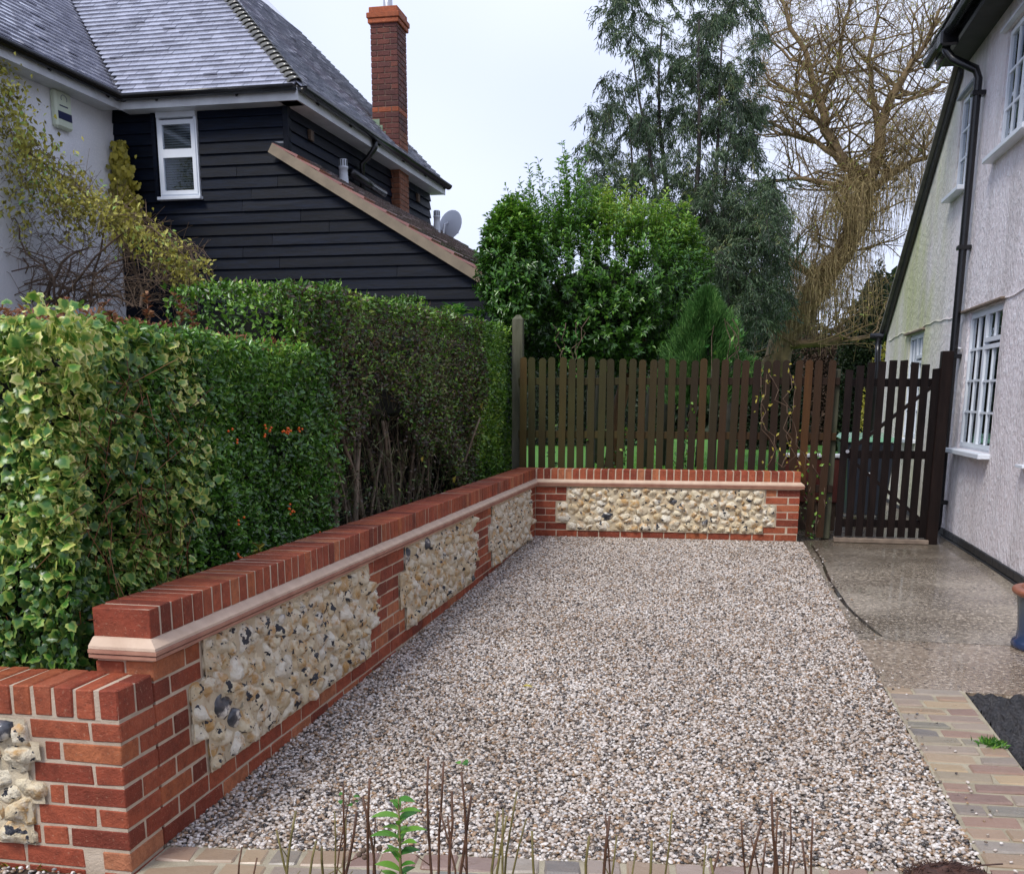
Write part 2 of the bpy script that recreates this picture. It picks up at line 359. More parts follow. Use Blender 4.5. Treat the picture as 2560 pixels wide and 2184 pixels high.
def leaves(name, P, D, Nn, L, Wd, rnd, mat, parent=None, fold=.25, **kw):
    """one folded four-cornered leaf per row"""
    n = len(P); P = np.asarray(P); D = unit(np.asarray(D)); Nn = np.asarray(Nn)
    Sd = unit(np.cross(D, Nn)); Nn = np.cross(Sd, D)
    L = np.broadcast_to(np.asarray(L, float), (n,))[:, None]; Wd = np.broadcast_to(np.asarray(Wd, float), (n,))[:, None]
    V = np.stack([P, P+D*L*.45+Sd*Wd/2+Nn*Wd*fold, P+D*L-Nn*L*.12, P+D*L*.45-Sd*Wd/2+Nn*Wd*fold], 1).reshape(-1, 3)
    b = np.arange(n)[:, None]*4
    T = np.concatenate([b+[0, 2, 1], b+[0, 3, 2]], 1).reshape(-1, 3)
    me = arr_mesh(name, V, T, mat, {'rnd': ('FACE', np.repeat(np.clip(rnd, 0, 1), 2))})
    return addobj(name, me, parent, **kw)
def twigs(name, A, B, r, mat, parent=None, rnd=None, segs=None, **kw):
    """three-sided straight sticks from A to B"""
    A = np.asarray(A); B = np.asarray(B); n = len(A); d = unit(B-A)
    ref = np.where(np.abs(d[:, 2:3]) > .9, [[1., 0, 0]], [[0, 0, 1.]]); a = unit(np.cross(d, ref)); b = np.cross(d, a)
    r = np.broadcast_to(np.asarray(r, float), (n,))[:, None]
    o = [a, -.5*a+.866*b, -.5*a-.866*b]
    V = np.stack([A+x*r for x in o]+[B+x*r*.6 for x in o], 1).reshape(-1, 3); k = np.arange(n)[:, None]*6
    T = np.concatenate([k+[0, 1, 4], k+[0, 4, 3], k+[1, 2, 5], k+[1, 5, 4], k+[2, 0, 3], k+[2, 3, 5]], 1).reshape(-1, 3)
    rn = rng.random(n) if rnd is None else rnd
    return addobj(name, arr_mesh(name, V, T, mat, {'rnd': ('FACE', np.repeat(rn, 6))}), parent, **kw)
def hang(P0, n, seglen, dirs, g=.35, jit=.12):
    """polylines that start along dirs and bend downwards; returns list of point arrays"""
    pts = [P0]; d = unit(dirs)
    for i in range(n):
        pts.append(pts[-1]+d*seglen); d = unit(d+np.array([0, 0, -g])+rng.normal(0, jit, d.shape))
    return pts

# ------------------------------------------------------------------ GROUND
def gz(y): return .02*min(0., max(y, -12.))
GY = [-60, -20, -12, -9, -6, -3, 0, 3, 10, 40, 400]
gx = [-300, -60, -20, -10, -5, 0, 5, 10, 20, 60, 300]
V = [(x, y, gz(y)-.06 + (-.05 if y < 1 else .03)) for y in GY for x in gx]; n = len(gx)
mt, t, p = newmat('earth'); link(t, ramp(t, noise(t, 6, 6), [(.3, (.035, .024, .016)), (.7, (.08, .055, .036))]), p.inputs['Base Color']); p.inputs['Roughness'].default_value = .9
bump(t, p, noise(t, 50, 5), .8, .02); M_earth = mt
addobj('ground', mesh('ground', V, [(j*n+i, j*n+i+1, (j+1)*n+i+1, (j+1)*n+i) for j in range(len(GY)-1) for i in range(n-1)], mat=M_earth), kind='structure')
mt, t, p = newmat('lawn turf'); link(t, ramp(t, noise(t, 9, 6), [(.3, (.05, .16, .012)), (.7, (.10, .28, .025))]), p.inputs['Base Color']); p.inputs['Roughness'].default_value = .9
bump(t, p, noise(t, 80, 4), 1, .03)
addobj('lawn', mesh('lawn', [(-8, 2.2, 0), (3.05, 2.2, 0), (3.05, 6.6, .0), (9, 6.6, 0), (9, 38, .0), (-8, 38, .0)], [(0, 1, 2, 3, 4, 5)], mat=mt), kind='structure')
N = 26000
P = np.c_[rng.uniform(-1, 5, N), 2.3+rng.beta(1, 2.6, N)*20, np.zeros(N)]; P = P[(P[:, 0] < 3) | (P[:, 1] > 9)]; N = len(P)
leaves('grass', P, np.c_[rng.normal(0, .4, (N, 2)), np.ones(N)], rng.normal(0, 1, (N, 3)), rng.uniform(.03, .07, N), .012, rng.random(N), M_grass, kind='stuff', label='blades of bright green grass on the lawn behind the fence', cat='grass')

# gravel bed: a base sheet plus instanced pebbles
CRN = {'fl': (-.02, -7.52), 'fr': (2.803, -7.20), 'br': (2.748, .10), 'bl': (0, -.01)}
def gravel_mat(base=False):
    mt, t, p = newmat('gravel base' if base else 'flint pebble')
    if base: r0 = noise(t, 90, 4)
    else: r0 = t.nodes.new('ShaderNodeObjectInfo').outputs['Random']
    c = ramp(t, r0, [(0, (.03, .03, .032)), (.13, (.09, .08, .07)), (.22, (.22, .16, .11)), (.32, (.38, .24, .13)), (.42, (.38, .32, .26)), (.57, (.50, .44, .38)), (.74, (.67, .61, .55)), (.92, (.82, .78, .73)), (1, (.17, .165, .17))])
    if not base:
        v, _ = objvec(t, 60); c = mixc(t, ramp(t, noise(t, 60, 3, v), [(.5, (0, 0, 0)), (.7, (.4,)*3)]), c, (.38, .24, .16))
    else: c = mixc(t, .6, c, (.12, .09, .07))
    c = mixc(t, 1., c, ramp(t, noise(t, .8, 5), [(.35, (.82, .80, .78)), (.65, (1, 1, 1))]), 'MULTIPLY')
    link(t, c, p.inputs['Base Color']); p.inputs['Roughness'].default_value = .3
    return mt
gw, gn = 24, 60; V = []
for j in range(gn+1):
    for i in range(gw+1):
        a, b = i/gw, j/gn
        x = (1-b)*((1-a)*CRN['fl'][0]+a*CRN['fr'][0])+b*((1-a)*CRN['bl'][0]+a*CRN['br'][0])
        y = (1-b)*((1-a)*CRN['fl'][1]+a*CRN['fr'][1])+b*((1-a)*CRN['bl'][1]+a*CRN['br'][1])
        V.append((x, y, gz(y)-.006+.010*min(1, 6*a*(1-a), 8*b*(1-b))*mnoise.noise(Vector((x*1.5, y*1.5, 0)))))
gm = mesh('gravel_bed', V, [(j*(gw+1)+i, j*(gw+1)+i+1, (j+1)*(gw+1)+i+1, (j+1)*(gw+1)+i) for j in range(gn) for i in range(gw)], mat=gravel_mat(True))
addobj('gravel_bed', gm, kind='structure')
pc = bpy.data.collections.new('pebble_kinds'); M_peb = gravel_mat()
for k in range(6):
    bm = bmesh.new(); bmesh.ops.create_icosphere(bm, subdivisions=2, radius=1); rr = random.Random(k)
    sx, sy, sz = rr.uniform(.95, 1.3), rr.uniform(.7, .95), rr.uniform(.5, .72)
    for v in bm.verts:
        f = 1+.28*mnoise.noise(v.co*1.1+Vector((k*9, 0, 0)))
        v.co = Vector((v.co.x*sx*f, v.co.y*sy*f, v.co.z*sz*f))
    me = bpy.data.meshes.new('pebble'); bm.to_mesh(me); bm.free(); me.polygons.foreach_set('use_smooth', [True]*len(me.polygons)); me.materials.append(M_peb)
    pc.objects.link(bpy.data.objects.new('pebble', me))
def scatter_group(name, dens, smin, smax, coll):
    g = bpy.data.node_groups.new(name, 'GeometryNodeTree')
    g.interface.new_socket('Geometry', in_out='INPUT', socket_type='NodeSocketGeometry'); g.interface.new_socket('Geometry', in_out='OUTPUT', socket_type='NodeSocketGeometry')
    N_ = g.nodes.new; L_ = g.links.new
    gi = N_('NodeGroupInput'); go = N_('NodeGroupOutput'); dp = N_('GeometryNodeDistributePointsOnFaces'); dp.inputs['Density'].default_value = dens
    ip = N_('GeometryNodeInstanceOnPoints'); ci = N_('GeometryNodeCollectionInfo'); ci.inputs[0].default_value = coll; ci.inputs['Separate Children'].default_value = True; ci.inputs['Reset Children'].default_value = True
    rr = N_('FunctionNodeRandomValue'); rr.data_type = 'FLOAT_VECTOR'; rr.inputs[0].default_value = (-.5, -.5, 0); rr.inputs[1].default_value = (.5, .5, 6.283)
    rs = N_('FunctionNodeRandomValue'); rs.data_type = 'FLOAT'; rs.inputs[2].default_value = smin; rs.inputs[3].default_value = smax; rs.inputs['Seed'].default_value = 3
    of = N_('GeometryNodeSetPosition'); ro = N_('FunctionNodeRandomValue'); ro.data_type = 'FLOAT_VECTOR'; ro.inputs[0].default_value = (0, 0, 0); ro.inputs[1].default_value = (0, 0, .014); ro.inputs['Seed'].default_value = 5
    ip.inputs['Pick Instance'].default_value = True
    L_(gi.outputs[0], dp.inputs[0]); L_(dp.outputs[0], of.inputs[0]); L_(ro.outputs[0], of.inputs['Offset']); L_(of.outputs[0], ip.inputs['Points']); L_(ci.outputs[0], ip.inputs['Instance'])
    L_(rr.outputs[0], ip.inputs['Rotation']); L_(rs.outputs[1], ip.inputs['Scale']); L_(ip.outputs[0], go.inputs[0]); return g
go_ = addobj('gravel', gm.copy(), kind='stuff', label='loose pale flint gravel covering the new parking bay', cat='gravel')
md = go_.modifiers.new('scatter', 'NODES'); md.node_group = scatter_group('pebble_scatter', 10500, .0052, .0098, pc)
# a few pebbles in front of the low wall
gq = addobj('gravel', mesh('loose_gravel', [(-1.2, -8.1, -.17), (-.02, -8.0, -.17), (-.02, -7.76, -.165), (-1.2, -7.76, -.165)], [(0, 1, 2, 3)], mat=M_earth), kind='stuff', label='sparse pebbles scattered on soil at the foot of the low wall', cat='gravel')
md = gq.modifiers.new('scatter', 'NODES'); g2 = scatter_group('pebble_scatter_sparse', 3200, .0045, .009, pc); md.node_group = g2
jn = g2.nodes.new('GeometryNodeJoinGeometry'); gi = [n_ for n_ in g2.nodes if n_.type == 'GROUP_INPUT'][0]; go2 = [n_ for n_ in g2.nodes if n_.type == 'GROUP_OUTPUT'][0]; ipn = [n_ for n_ in g2.nodes if n_.bl_idname == 'GeometryNodeInstanceOnPoints'][0]
g2.links.new(gi.outputs[0], jn.inputs[0]); g2.links.new(ipn.outputs[0], jn.inputs[0]); g2.links.new(jn.outputs[0], go2.inputs[0])

gs = addobj('gravel', mesh('spilled_gravel', [(2.80, -7.5, gz(-7.5)+.012), (3.0, -7.5, gz(-7.5)+.012), (2.92, -5.1, gz(-5.1)+.012), (2.79, -5.1, gz(-5.1)+.012), (2.73, -.2, .004), (2.86, -.3, .004)], [(0, 1, 2, 3), (3, 2, 5, 4)]), kind='stuff', label='stray pebbles spilled over the edge of setts and path', cat='gravel')
md = gs.modifiers.new('scatter', 'NODES'); md.node_group = scatter_group('pebble_spill', 130, .0045, .008, pc)
# concrete path in slabs
def conc_mat(name, warm=0.):
    mt, t, p = newmat(name)
    c = ramp(t, noise(t, 1.3, 6), [(.35, (.17, .135, .095)), (.65, (.34, .29, .225))])
    if warm: c = mixc(t, warm, c, (.34, .24, .16))
    a = noise(t, 42, 3, rough=.75); c = mixc(t, ramp(t, a, [(.54, (0, 0, 0)), (.60, (.8,)*3)]), c, (.70, .60, .47))
    b = noise(t, 33, 3, vec=None, stretch=(1, 1, 1), rough=.8); c = mixc(t, ramp(t, b, [(.38, (.85,)*3), (.46, (0, 0, 0))]), c, (.035, .028, .022))
    gp_ = t.nodes.new('ShaderNodeNewGeometry'); sp_ = t.nodes.new('ShaderNodeSeparateXYZ'); link(t, gp_.outputs['Position'], sp_.inputs[0])
    mr = nd(t, 'ShaderNodeMapRange'); link(t, math_(t, 'ADD', sp_.outputs[1], math_(t, 'MULTIPLY', noise(t, 1.4, 5), 2.4)), mr.inputs[0]); mr.inputs[1].default_value = -.6; mr.inputs[2].default_value = 1.1
    c = mixc(t, math_(t, 'MULTIPLY', mr.outputs[0], .62), c, (.055, .042, .028))
    link(t, c, p.inputs['Base Color'])
    link(t, ramp(t, noise(t, .9, 4), [(.42, (.10,)*3), (.62, (.45,)*3)]), p.inputs['Roughness'])
    c2 = nd(t, 'ShaderNodeMapRange'); link(t, noise(t, 1.1, 4), c2.inputs[0]); c2.inputs[1].default_value = .40; c2.inputs[2].default_value = .62; c2.inputs[3].default_value = .55; c2.inputs[4].default_value = .1
    link(t, c2.outputs[0], p.inputs['Coat Weight']); p.inputs['Coat Roughness'].default_value = .07
    bump(t, p, a, .75, .012); return mt
M_conc = conc_mat('wet exposed aggregate concrete'); M_conc2 = conc_mat('wet orange brown aggregate concrete', .5)
path = empty('path', (0, 0, 0), kind='structure')
def slab(y0, y1, mat, x0=(2.765, 2.765), x1=4.265, lift=0.):
    V = [(x0[0], y0, gz(y0)+lift), (x1, y0, gz(y0)+lift), (x1, y1, gz(y1)+lift), (x0[1], y1, gz(y1)+lift)]
    V2 = V+[(a, b, c-.11) for a, b, c in V]
    addobj('slab', mesh('slab', V2, [(0, 1, 2, 3), (0, 4, 5, 1), (1, 5, 6, 2), (2, 6, 7, 3), (3, 7, 4, 0)], mat=mat), path)
GR = lambda y: 2.747+.0075*(.1-y)
slab(-.97, 2.18, M_conc, (GR(-.97), 2.745)); slab(-3.94, -.978, M_conc, (GR(-3.94), GR(-.978))); slab(-5.03, -3.955, M_conc2, (GR(-5.03), GR(-3.955)), 4.265); slab(2.19, 8.0, M_conc, (3.08, 3.08))
box('slab', M_conc2, path, 4.30, 6.2, -5.03, -4.0, -.2, gz(-4.0)-.02) if False else None
# kerb lip between gravel and path, and rain channel
M_lip = mortar_mat('damp cement edging', (.16, .12, .09), (.26, .20, .15), .5)
M_wet = simple('wet dark rain channel', (.05, .04, .03), .15, .3, 5, .1, 30, coat=.8)
V = []; 
for i in range(25):
    tt = i/24; y = -.1-3.75*tt; x = 2.82+.012*math.sin(tt*9)+.12*max(0, tt-.75)*4*tt**3; w = (.009+.016*tt**2*(1-tt)*4)*(1+.18*math.sin(i*.9))*.8
    V += [(x-w, y, gz(y)+.0045), (x+w, y, gz(y)+.0045)]
addobj('rain_channel', mesh('rain_channel', V, [(2*i, 2*i+1, 2*i+3, 2*i+2) for i in range(24)], mat=M_wet), path)

# setts
def sett_mat():
    mt, t, p = newmat('sandstone sett'); v, rnd = objvec(t, 30)
    c = ramp(t, rnd, [(0, (.28, .20, .13)), (.12, (.36, .27, .17)), (.26, (.27, .16, .12)), (.38, (.17, .10, .09)), (.50, (.33, .27, .21)), (.6, (.09, .10, .11)), (.7, (.27, .25, .22)), (.8, (.42, .31, .17)), (.9, (.15, .17, .15)), (1, (.30, .23, .19))])
    c = mixc(t, math_(t, 'MULTIPLY', noise(t, 18, 5, v, .6, (1, 3, 1)), .5), c, (.40, .30, .22))
    link(t, c, p.inputs['Base Color']); link(t, ramp(t, noise(t, 8, 3, v), [(.35, (.25,)*3), (.65, (.5,)*3)]), p.inputs['Roughness'])
    p.inputs['Coat Weight'].default_value = .08; p.inputs['Coat Roughness'].default_value = .25
    bump(t, p, noise(t, 26, 5, v), .5, .008); return mt
M_sett = sett_mat(); M_joint = mortar_mat('sett jointing', (.30, .26, .18), (.44, .39, .28), .6)
edg = empty('sett_edging', (0, 0, 0), kind='structure')
def setts(p0, du, dv, rows, base_z):
    """rows of setts: p0 corner, du along a row, dv from row to row, rows = [(depth, [widths])]"""
    du = Vector(du).normalized(); dv = Vector(dv).normalized(); ang = math.atan2(du.y, du.x); off = 0
    for dep, ws in rows:
        x = 0
        for w in ws:
            c = Vector(p0)+du*(x+w/2)+dv*(off+dep/2); me = brick_mesh(w-.014, dep-.014, .05, .007, M_sett, .006)
            addobj('sett', me, edg, (c.x, c.y, gz(c.y)+base_z-.025), (.02*random.uniform(-1, 1), .01*random.uniform(-1, 1), ang+random.uniform(-.02, .02)))
            x += w
        off += dep
rows = []
for i in range(19):
    a = [.22, .15] if i % 2 else [.14, .23]
    if i % 5 == 3: a = [.25, .12]
    a[0] += random.uniform(-.02, .02); a[1] = .385-a[0]; rows.append((.113+random.uniform(-.008, .008), a))
rows.append((.11, [.2, .17])); rows.append((.11, [.14, .23])); rows.append((.11, [.2, .17])); rows.append((.11, [.2, .17]))
setts((2.79, -5.045, 0), (1, .04, 0), (.0075, -1, 0), rows, .012)
fd = Vector((2.82, .335, 0)).normalized()
def frow(lo, hi, tot=2.8):
    r_, s_ = [], 0
    while s_ < tot: w = random.uniform(lo, hi); r_.append(w); s_ += w
    return r_
setts((.0, -7.515, 0), fd, (fd.y, -fd.x, 0), [(.125, frow(.10, .17)), (.14, frow(.15, .25)), (.13, frow(.12, .2))], .005)
MB().add([(2.786, -5.04, gz(-5)+.006), (3.19, -5.04, gz(-5)+.006), (3.17, -7.7, gz(-7.7)+.006), (2.804, -7.7, gz(-7.7)+.006)], [(3, 2, 1, 0)]).build('jointing', M_joint, edg)
MB().add([(.005, -7.505, gz(-7.5)-.001), (2.76, -7.175, gz(-7.2)-.001), (2.77, -7.58, gz(-7.6)-.001), (.01, -7.93, gz(-7.9)-.001)], [(3, 2, 1, 0)]).build('jointing', M_joint, edg)

# dark soil bed right of the setts
mt, t, p = newmat('wet black soil'); link(t, ramp(t, noise(t, 30, 6), [(.3, (.010, .010, .011)), (.7, (.05, .048, .05))]), p.inputs['Base Color']); p.inputs['Roughness'].default_value = .45
bump(t, p, noise(t, 60, 5), 1, .02); M_soil = mt
def lump(x0, x1, y0, y1, nx, ny, zf, amp, sc):
    V = [(x0+(x1-x0)*i/nx, y0+(y1-y0)*j/ny, zf(y0+(y1-y0)*j/ny)+amp*(mnoise.noise(Vector((i*sc*(x1-x0)/nx, j*sc*(y1-y0)/ny, 0)))+.5*mnoise.noise(Vector((i*2.7*sc*(x1-x0)/nx, j*2.7*sc*(y1-y0)/ny, 5))))) for j in range(ny+1) for i in range(nx+1)]
    return V, [(j*(nx+1)+i, j*(nx+1)+i+1, (j+1)*(nx+1)+i+1, (j+1)*(nx+1)+i) for j in range(ny) for i in range(nx)]
V, Fc = lump(3.19, 4.9, -8.2, -5.06, 110, 190, lambda y: gz(y)-.005, .045, 22)
addobj('soil_bed', mesh('soil_bed', V, Fc, True, M_soil), kind='structure')
V, Fc = lump(-4, 4.9, -11.5, -7.76, 60, 40, lambda y: gz(y)-.06, .03, 9)
addobj('flower_bed', mesh('flower_bed', V, Fc, True, M_earth), kind='structure')
# soil under the hedges
V, Fc = lump(-3.4, -.2, -7.5, 1.4, 20, 50, lambda y: .1, .03, 7)
addobj('hedge_bed', mesh('hedge_bed', V, Fc, True, M_earth), kind='structure')

# ------------------------------------------------------------------ BRICK AND FLINT WALLS
ZT = .525
def place_brick(par, s0, ln, z0, dep=.1025, y0=0., h=.065, name='brick', mat=None):
    me = brick_mesh(ln, dep, h, .0035, mat or M_brick)
    addobj(name, me, par, (s0+ln/2, y0+dep/2+random.uniform(-.0015, .0015), z0+h/2), (0, 0, random.uniform(-.004, .004)))
def row(par, k, items, **kw):
    for s0, ln in items: place_brick(par, s0, ln, ZT-.075*k+.005, **kw)
H_, T_ = .1025, .215
def coping(par, s0, s1, z0=.603, depth=.215, h=.1025, y0=0.):
    n = round((s1-s0)/.075); st = (s1-s0)/n
    for i in range(n):
        me = brick_mesh(st-.011, depth, h, .003, M_brick, .001)
        addobj('coping_brick', me, par, (s0+st*(i+.5), y0+depth/2+random.uniform(-.002, .002), z0+h/2+random.uniform(-.0015, .0015)), (random.uniform(-.003, .003), 0, random.uniform(-.008, .008)))
PROF = [(-.006, .604), (.004, .602), (.034, .578), (.035, .568), (.026, .567), (.026, .553), (.020, .552), (.020, .536), (.010, .527), (-.008, .526)]
PROF_T = [(.0, .5665), (.040, .5665), (.040, .5545), (.0, .5545)]
PROF_U = [(.0, .5495), (.036, .5495), (.036, .5375), (.0, .5375)]
def moulding(par, path, PROF=PROF, name='tile_creasing', mat=None):
    if mat is None: moulding(par, path, PROF_T, 'creasing_tile', M_ctile); moulding(par, path, PROF_U, 'creasing_tile', M_ctile)
    V = []; n = len(PROF); k = len(path)
    for i, pnt in enumerate(path):
        pnt = Vector((*pnt, 0))
        def nrm(a, b): d = (Vector((*b, 0))-Vector((*a, 0))).normalized(); return Vector((d.y, -d.x, 0))
        if i == 0: mm = nrm(path[0], path[1])
        elif i == k-1: mm = nrm(path[-2], path[-1])
        else:
            a, b = nrm(path[i-1], path[i]), nrm(path[i], path[i+1]); mm = (a+b).normalized(); mm = mm/mm.dot(a)
        V += [pnt+mm*o+Vector((0, 0, z)) for o, z in PROF]
    Fc = [(i*n+j, (i+1)*n+j, (i+1)*n+j+1, i*n+j+1) for i in range(k-1) for j in range(n-1)]
    Fc += [tuple(range(n)), tuple((k-1)*n+j for j in range(n-1, -1, -1))]
    MB().add(V, Fc).build(name, mat or M_mould, par)
M_panel = mortar_mat('flint panel mortar', (.54, .44, .29), (.70, .60, .43), 1.)
def panel_bed(par, s0, s1, z0, z1, allowed):
    r_ = .0125; nx = int((s1-s0)/r_); nz_ = int((z1-z0)/r_); V = []
    for j in range(nz_+1):
        for i in range(nx+1):
            x = s0+(s1-s0)*i/nx; z = z0+(z1-z0)*j/nz_; V.append((x, -.0095-.006*mnoise.noise(Vector((x*22, 0, z*22)))-.003*mnoise.noise(Vector((x*60, 3, z*60))), z))
    X = np.array([[s0+(s1-s0)*(i+.5)/nx for i in range(nx)] for j in range(nz_)]); Z = np.array([[z0+(z1-z0)*(j+.5)/nz_ for i in range(nx)] for j in range(nz_)]); ok = allowed(X, Z)
    Fc = [(j*(nx+1)+i, j*(nx+1)+i+1, (j+1)*(nx+1)+i+1, (j+1)*(nx+1)+i) for j in range(nz_) for i in range(nx) if ok[j, i]]
    MB().add(V, Fc).build('panel_mortar', M_panel, par, True)
def flints(par, s0, s1, z0, z1, allowed, cell, seed, join=False):
    panel_bed(par, s0, s1, z0, z1, allowed); jm = MB()
    """knapped stones grown from a relaxed cell pattern, each a low dome of its own outline"""
    r2 = np.random.default_rng(seed); res = .005
    xs = np.arange(s0+res/2, s1, res); zs = np.arange(z0+res/2, z1, res); X, Z = np.meshgrid(xs, zs); ok = allowed(X, Z)
    PX = np.c_[X[ok], Z[ok]]; n = int(len(PX)*res*res/cell**2); sd_ = PX[r2.choice(len(PX), n, replace=False)]; wt = r2.uniform(0, 1.3, n)*(cell*.5)**2
    asp = np.array([r2.uniform(.9, 1.0), 1.15])
    for it in range(5):
        lab = (((PX[:, None, :]*asp-sd_[None]*asp)**2).sum(2)-wt[None]).argmin(1)
        if it < 4:
            for i in range(n):
                q = PX[lab == i]
                if len(q): sd_[i] = q.mean(0)*.55+sd_[i]*.45
    G = -np.ones(X.shape, int); G[ok] = lab; NA = 14
    for i in range(n):
        q = PX[lab == i]
        if len(q) < 12: continue
        c = q.mean(0); rad = []
        for a in range(NA):
            th = 2*math.pi*a/NA; d = np.array([math.cos(th), math.sin(th)]); r_ = res
            while r_ < .15:
                w = c+d*r_; ix = int((w[0]-s0)/res); iz = int((w[1]-z0)/res)
                if not (0 <= ix < G.shape[1] and 0 <= iz < G.shape[0]) or G[iz, ix] != i: break
                r_ += res
            rad.append(r_)
        rad = np.array(rad); rad = .76*rad+.12*np.roll(rad, 1)+.12*np.roll(rad, -1); rad = np.maximum(rad*r2.uniform(.92, 1.04)-.003, .012)
        rad *= r2.uniform(.88, 1.06, NA)
        h = r2.uniform(.018, .032)*min(1.05, rad.mean()/.04); tl = r2.normal(0, .34, 2); NA2 = r2.uniform(-.22, .22, NA)
        V = []
        for sc, hh in ((1.03, -.012), (.95, .010), (.66+r2.uniform(-.08, .10), h*.86), (.32, h*1.05)):
            for a in range(NA):
                th = 2*math.pi*a/NA; rr_ = rad[a]*sc*(1+(NA2[a] if hh > .01 else 0)); x, z = rr_*math.cos(th), rr_*math.sin(th)
                V.append((x, -(hh+(x*tl[0]+z*tl[1] if hh > .01 else 0)+(r2.uniform(-.007, .006) if hh > 0 else 0)), z))
        V.append((0, -h*1.12, 0))
        Fc = [(b*NA+a, b*NA+(a+1) % NA, (b+1)*NA+(a+1) % NA, (b+1)*NA+a) for b in range(3) for a in range(NA)]+[(3*NA+a, 3*NA+(a+1) % NA, 4*NA) for a in range(NA)]
        me = mesh('flint', V, Fc, True, M_flintd if r2.random() < .025 else M_flint)
        if join: jm.add([(v[0]+c[0], v[1]-.001, v[2]+c[1]) for v in V], Fc); bpy.data.meshes.remove(me); continue
        addobj('flint', me, par, (c[0], -.001, c[1]))
    if join: jm.build('flint', M_flint, par, True, kind='stuff')

# --- long left wall
LA = 7.525
wa = empty('garden_wall', (0, -LA, 0), math.pi/2, label='long low brick wall with three flint panels running beside the hedge', cat='wall')
def pier(par, c, rows_=7):
    for k in range(1, rows_+1):
        wide = k in (1, 2, 6, 7); x = c-(.3375 if wide else .225)
        pat = {1: 'hssh', 2: 'sss', 3: 'ss', 4: 'hsh', 5: 'ss', 6: 'sss', 7: 'hssh'}[k]; it = []
        for ch in pat:
            w = .225 if ch == 's' else .1125; it.append((x+.005, w-.01)); x += w
        row(par, k, it)
row(wa, 1, [(0, T_), (.225, H_)]); row(wa, 2, [(0, H_), (.1125, T_)]); row(wa, 3, [(0, T_)]); row(wa, 4, [(-.1075, T_), (.1175, .0975)])
row(wa, 5, [(0, T_)]); row(wa, 6, [(-.1075, T_), (.1175, .21)]); row(wa, 7, [(0, T_), (.225, H_)])
pier(wa, 2.545); pier(wa, 5.035)
for k in range(1, 8):
    e = LA-.004
    it = {1: [(e-.215, T_), (e-.3275, H_)], 2: [(e-.1025, H_), (e-.3275, T_)], 3: [(e-.215, T_)], 4: [(e-.1025, H_), (e-.215, H_)], 5: [(e-.215, T_)], 6: [(e-.1025, H_), (e-.3275, T_)], 7: [(e-.215, T_), (e-.3275, H_)]}[k]
    row(wa, k, it)
row(wa, 8, [(-.1075+.225*i, T_) for i in range(33)]+[(-.1075+.225*33, .19)]); row(wa, 9, [(.225*i, T_) for i in range(12)])
for k in (1, 2):                                  # near end return
    for (y0, w) in (((.11, .105),) if k == 1 else ((.11, .105),)):
        me = brick_mesh(.1025, .105, .065, .0045, M_brick); addobj('brick', me, wa, (.05125, .1625, ZT-.075*k+.0375))
coping(wa, 0, LA+.215)
moulding(wa, [(0, .215), (0, 0), (LA-.0, 0)][::1])
MB().box(.006, LA+.2, .0032, .209, -.35, .602).box(.008, LA+.209, .0036, .2105, .603, .7034).build('mortar_core', M_mortar, wa)
def stepped(a, b, hi):
    def f(X, Z):
        k = np.floor((ZT-Z)/.075)+1; wide = (k <= 2) | (k >= 6)
        return (X > np.where(wide, a[0], a[1])+.006) & (X < np.where(wide, b[0], b[1])-.006) & (Z > hi) & (Z < ZT-.004)
    return f
for i, (a, b) in enumerate((((.3375, .225), (2.2075, 2.32)), ((2.8825, 2.77), (4.6975, 4.81)), ((5.3725, 5.26), (7.1875, 7.30)))):
    flints(wa, a[1], b[1], 0, ZT, stepped(a, b, .006), .086, 11+i, join=i == 2)
# --- short back wall
AB = .0492
wb = empty('garden_wall', (0, 0, 0), AB, label='short brick wall with one wide flint panel below the picket fence', cat='wall')
LB = 2.70
row(wb, 1, [(.005, .21), (.225, H_), (LB-.3375, H_), (LB-.225, .222)]); row(wb, 2, [(.005, .1), (.1125, T_), (LB-.3375, T_), (LB-.11, .107)])
row(wb, 3, [(.005, .21), (LB-.225, .222)]); row(wb, 4, [(.005, .1), (.1125, .1), (LB-.225, H_), (LB-.11, .107)]); row(wb, 5, [(.005, .21), (LB-.225, .222)])
row(wb, 6, [(.005, .1), (.1125, T_), (LB-.3575, T_+.015), (LB-.11, .107)]); row(wb, 7, [(.005+.2245*i, .214) for i in range(12)])
for k in range(1, 8): addobj('brick', brick_mesh(.1, .1025, .065, .0045, M_brick), wb, (LB-.053, .16, ZT-.075*k+.0375))
coping(wb, .012, LB)
moulding(wb, [(0.0, 0), (LB-.003, 0), (LB-.003, .215)])
MB().box(0, LB-.008, .0032, .209, -.3, .602).box(.001, LB-.006, .0036, .2105, .603, .7034).build('mortar_core', M_mortar, wb)
flints(wb, .225, LB-.225, .075, ZT, stepped((.335, .225), (LB-.3475, LB-.235), .08), .086, 31)
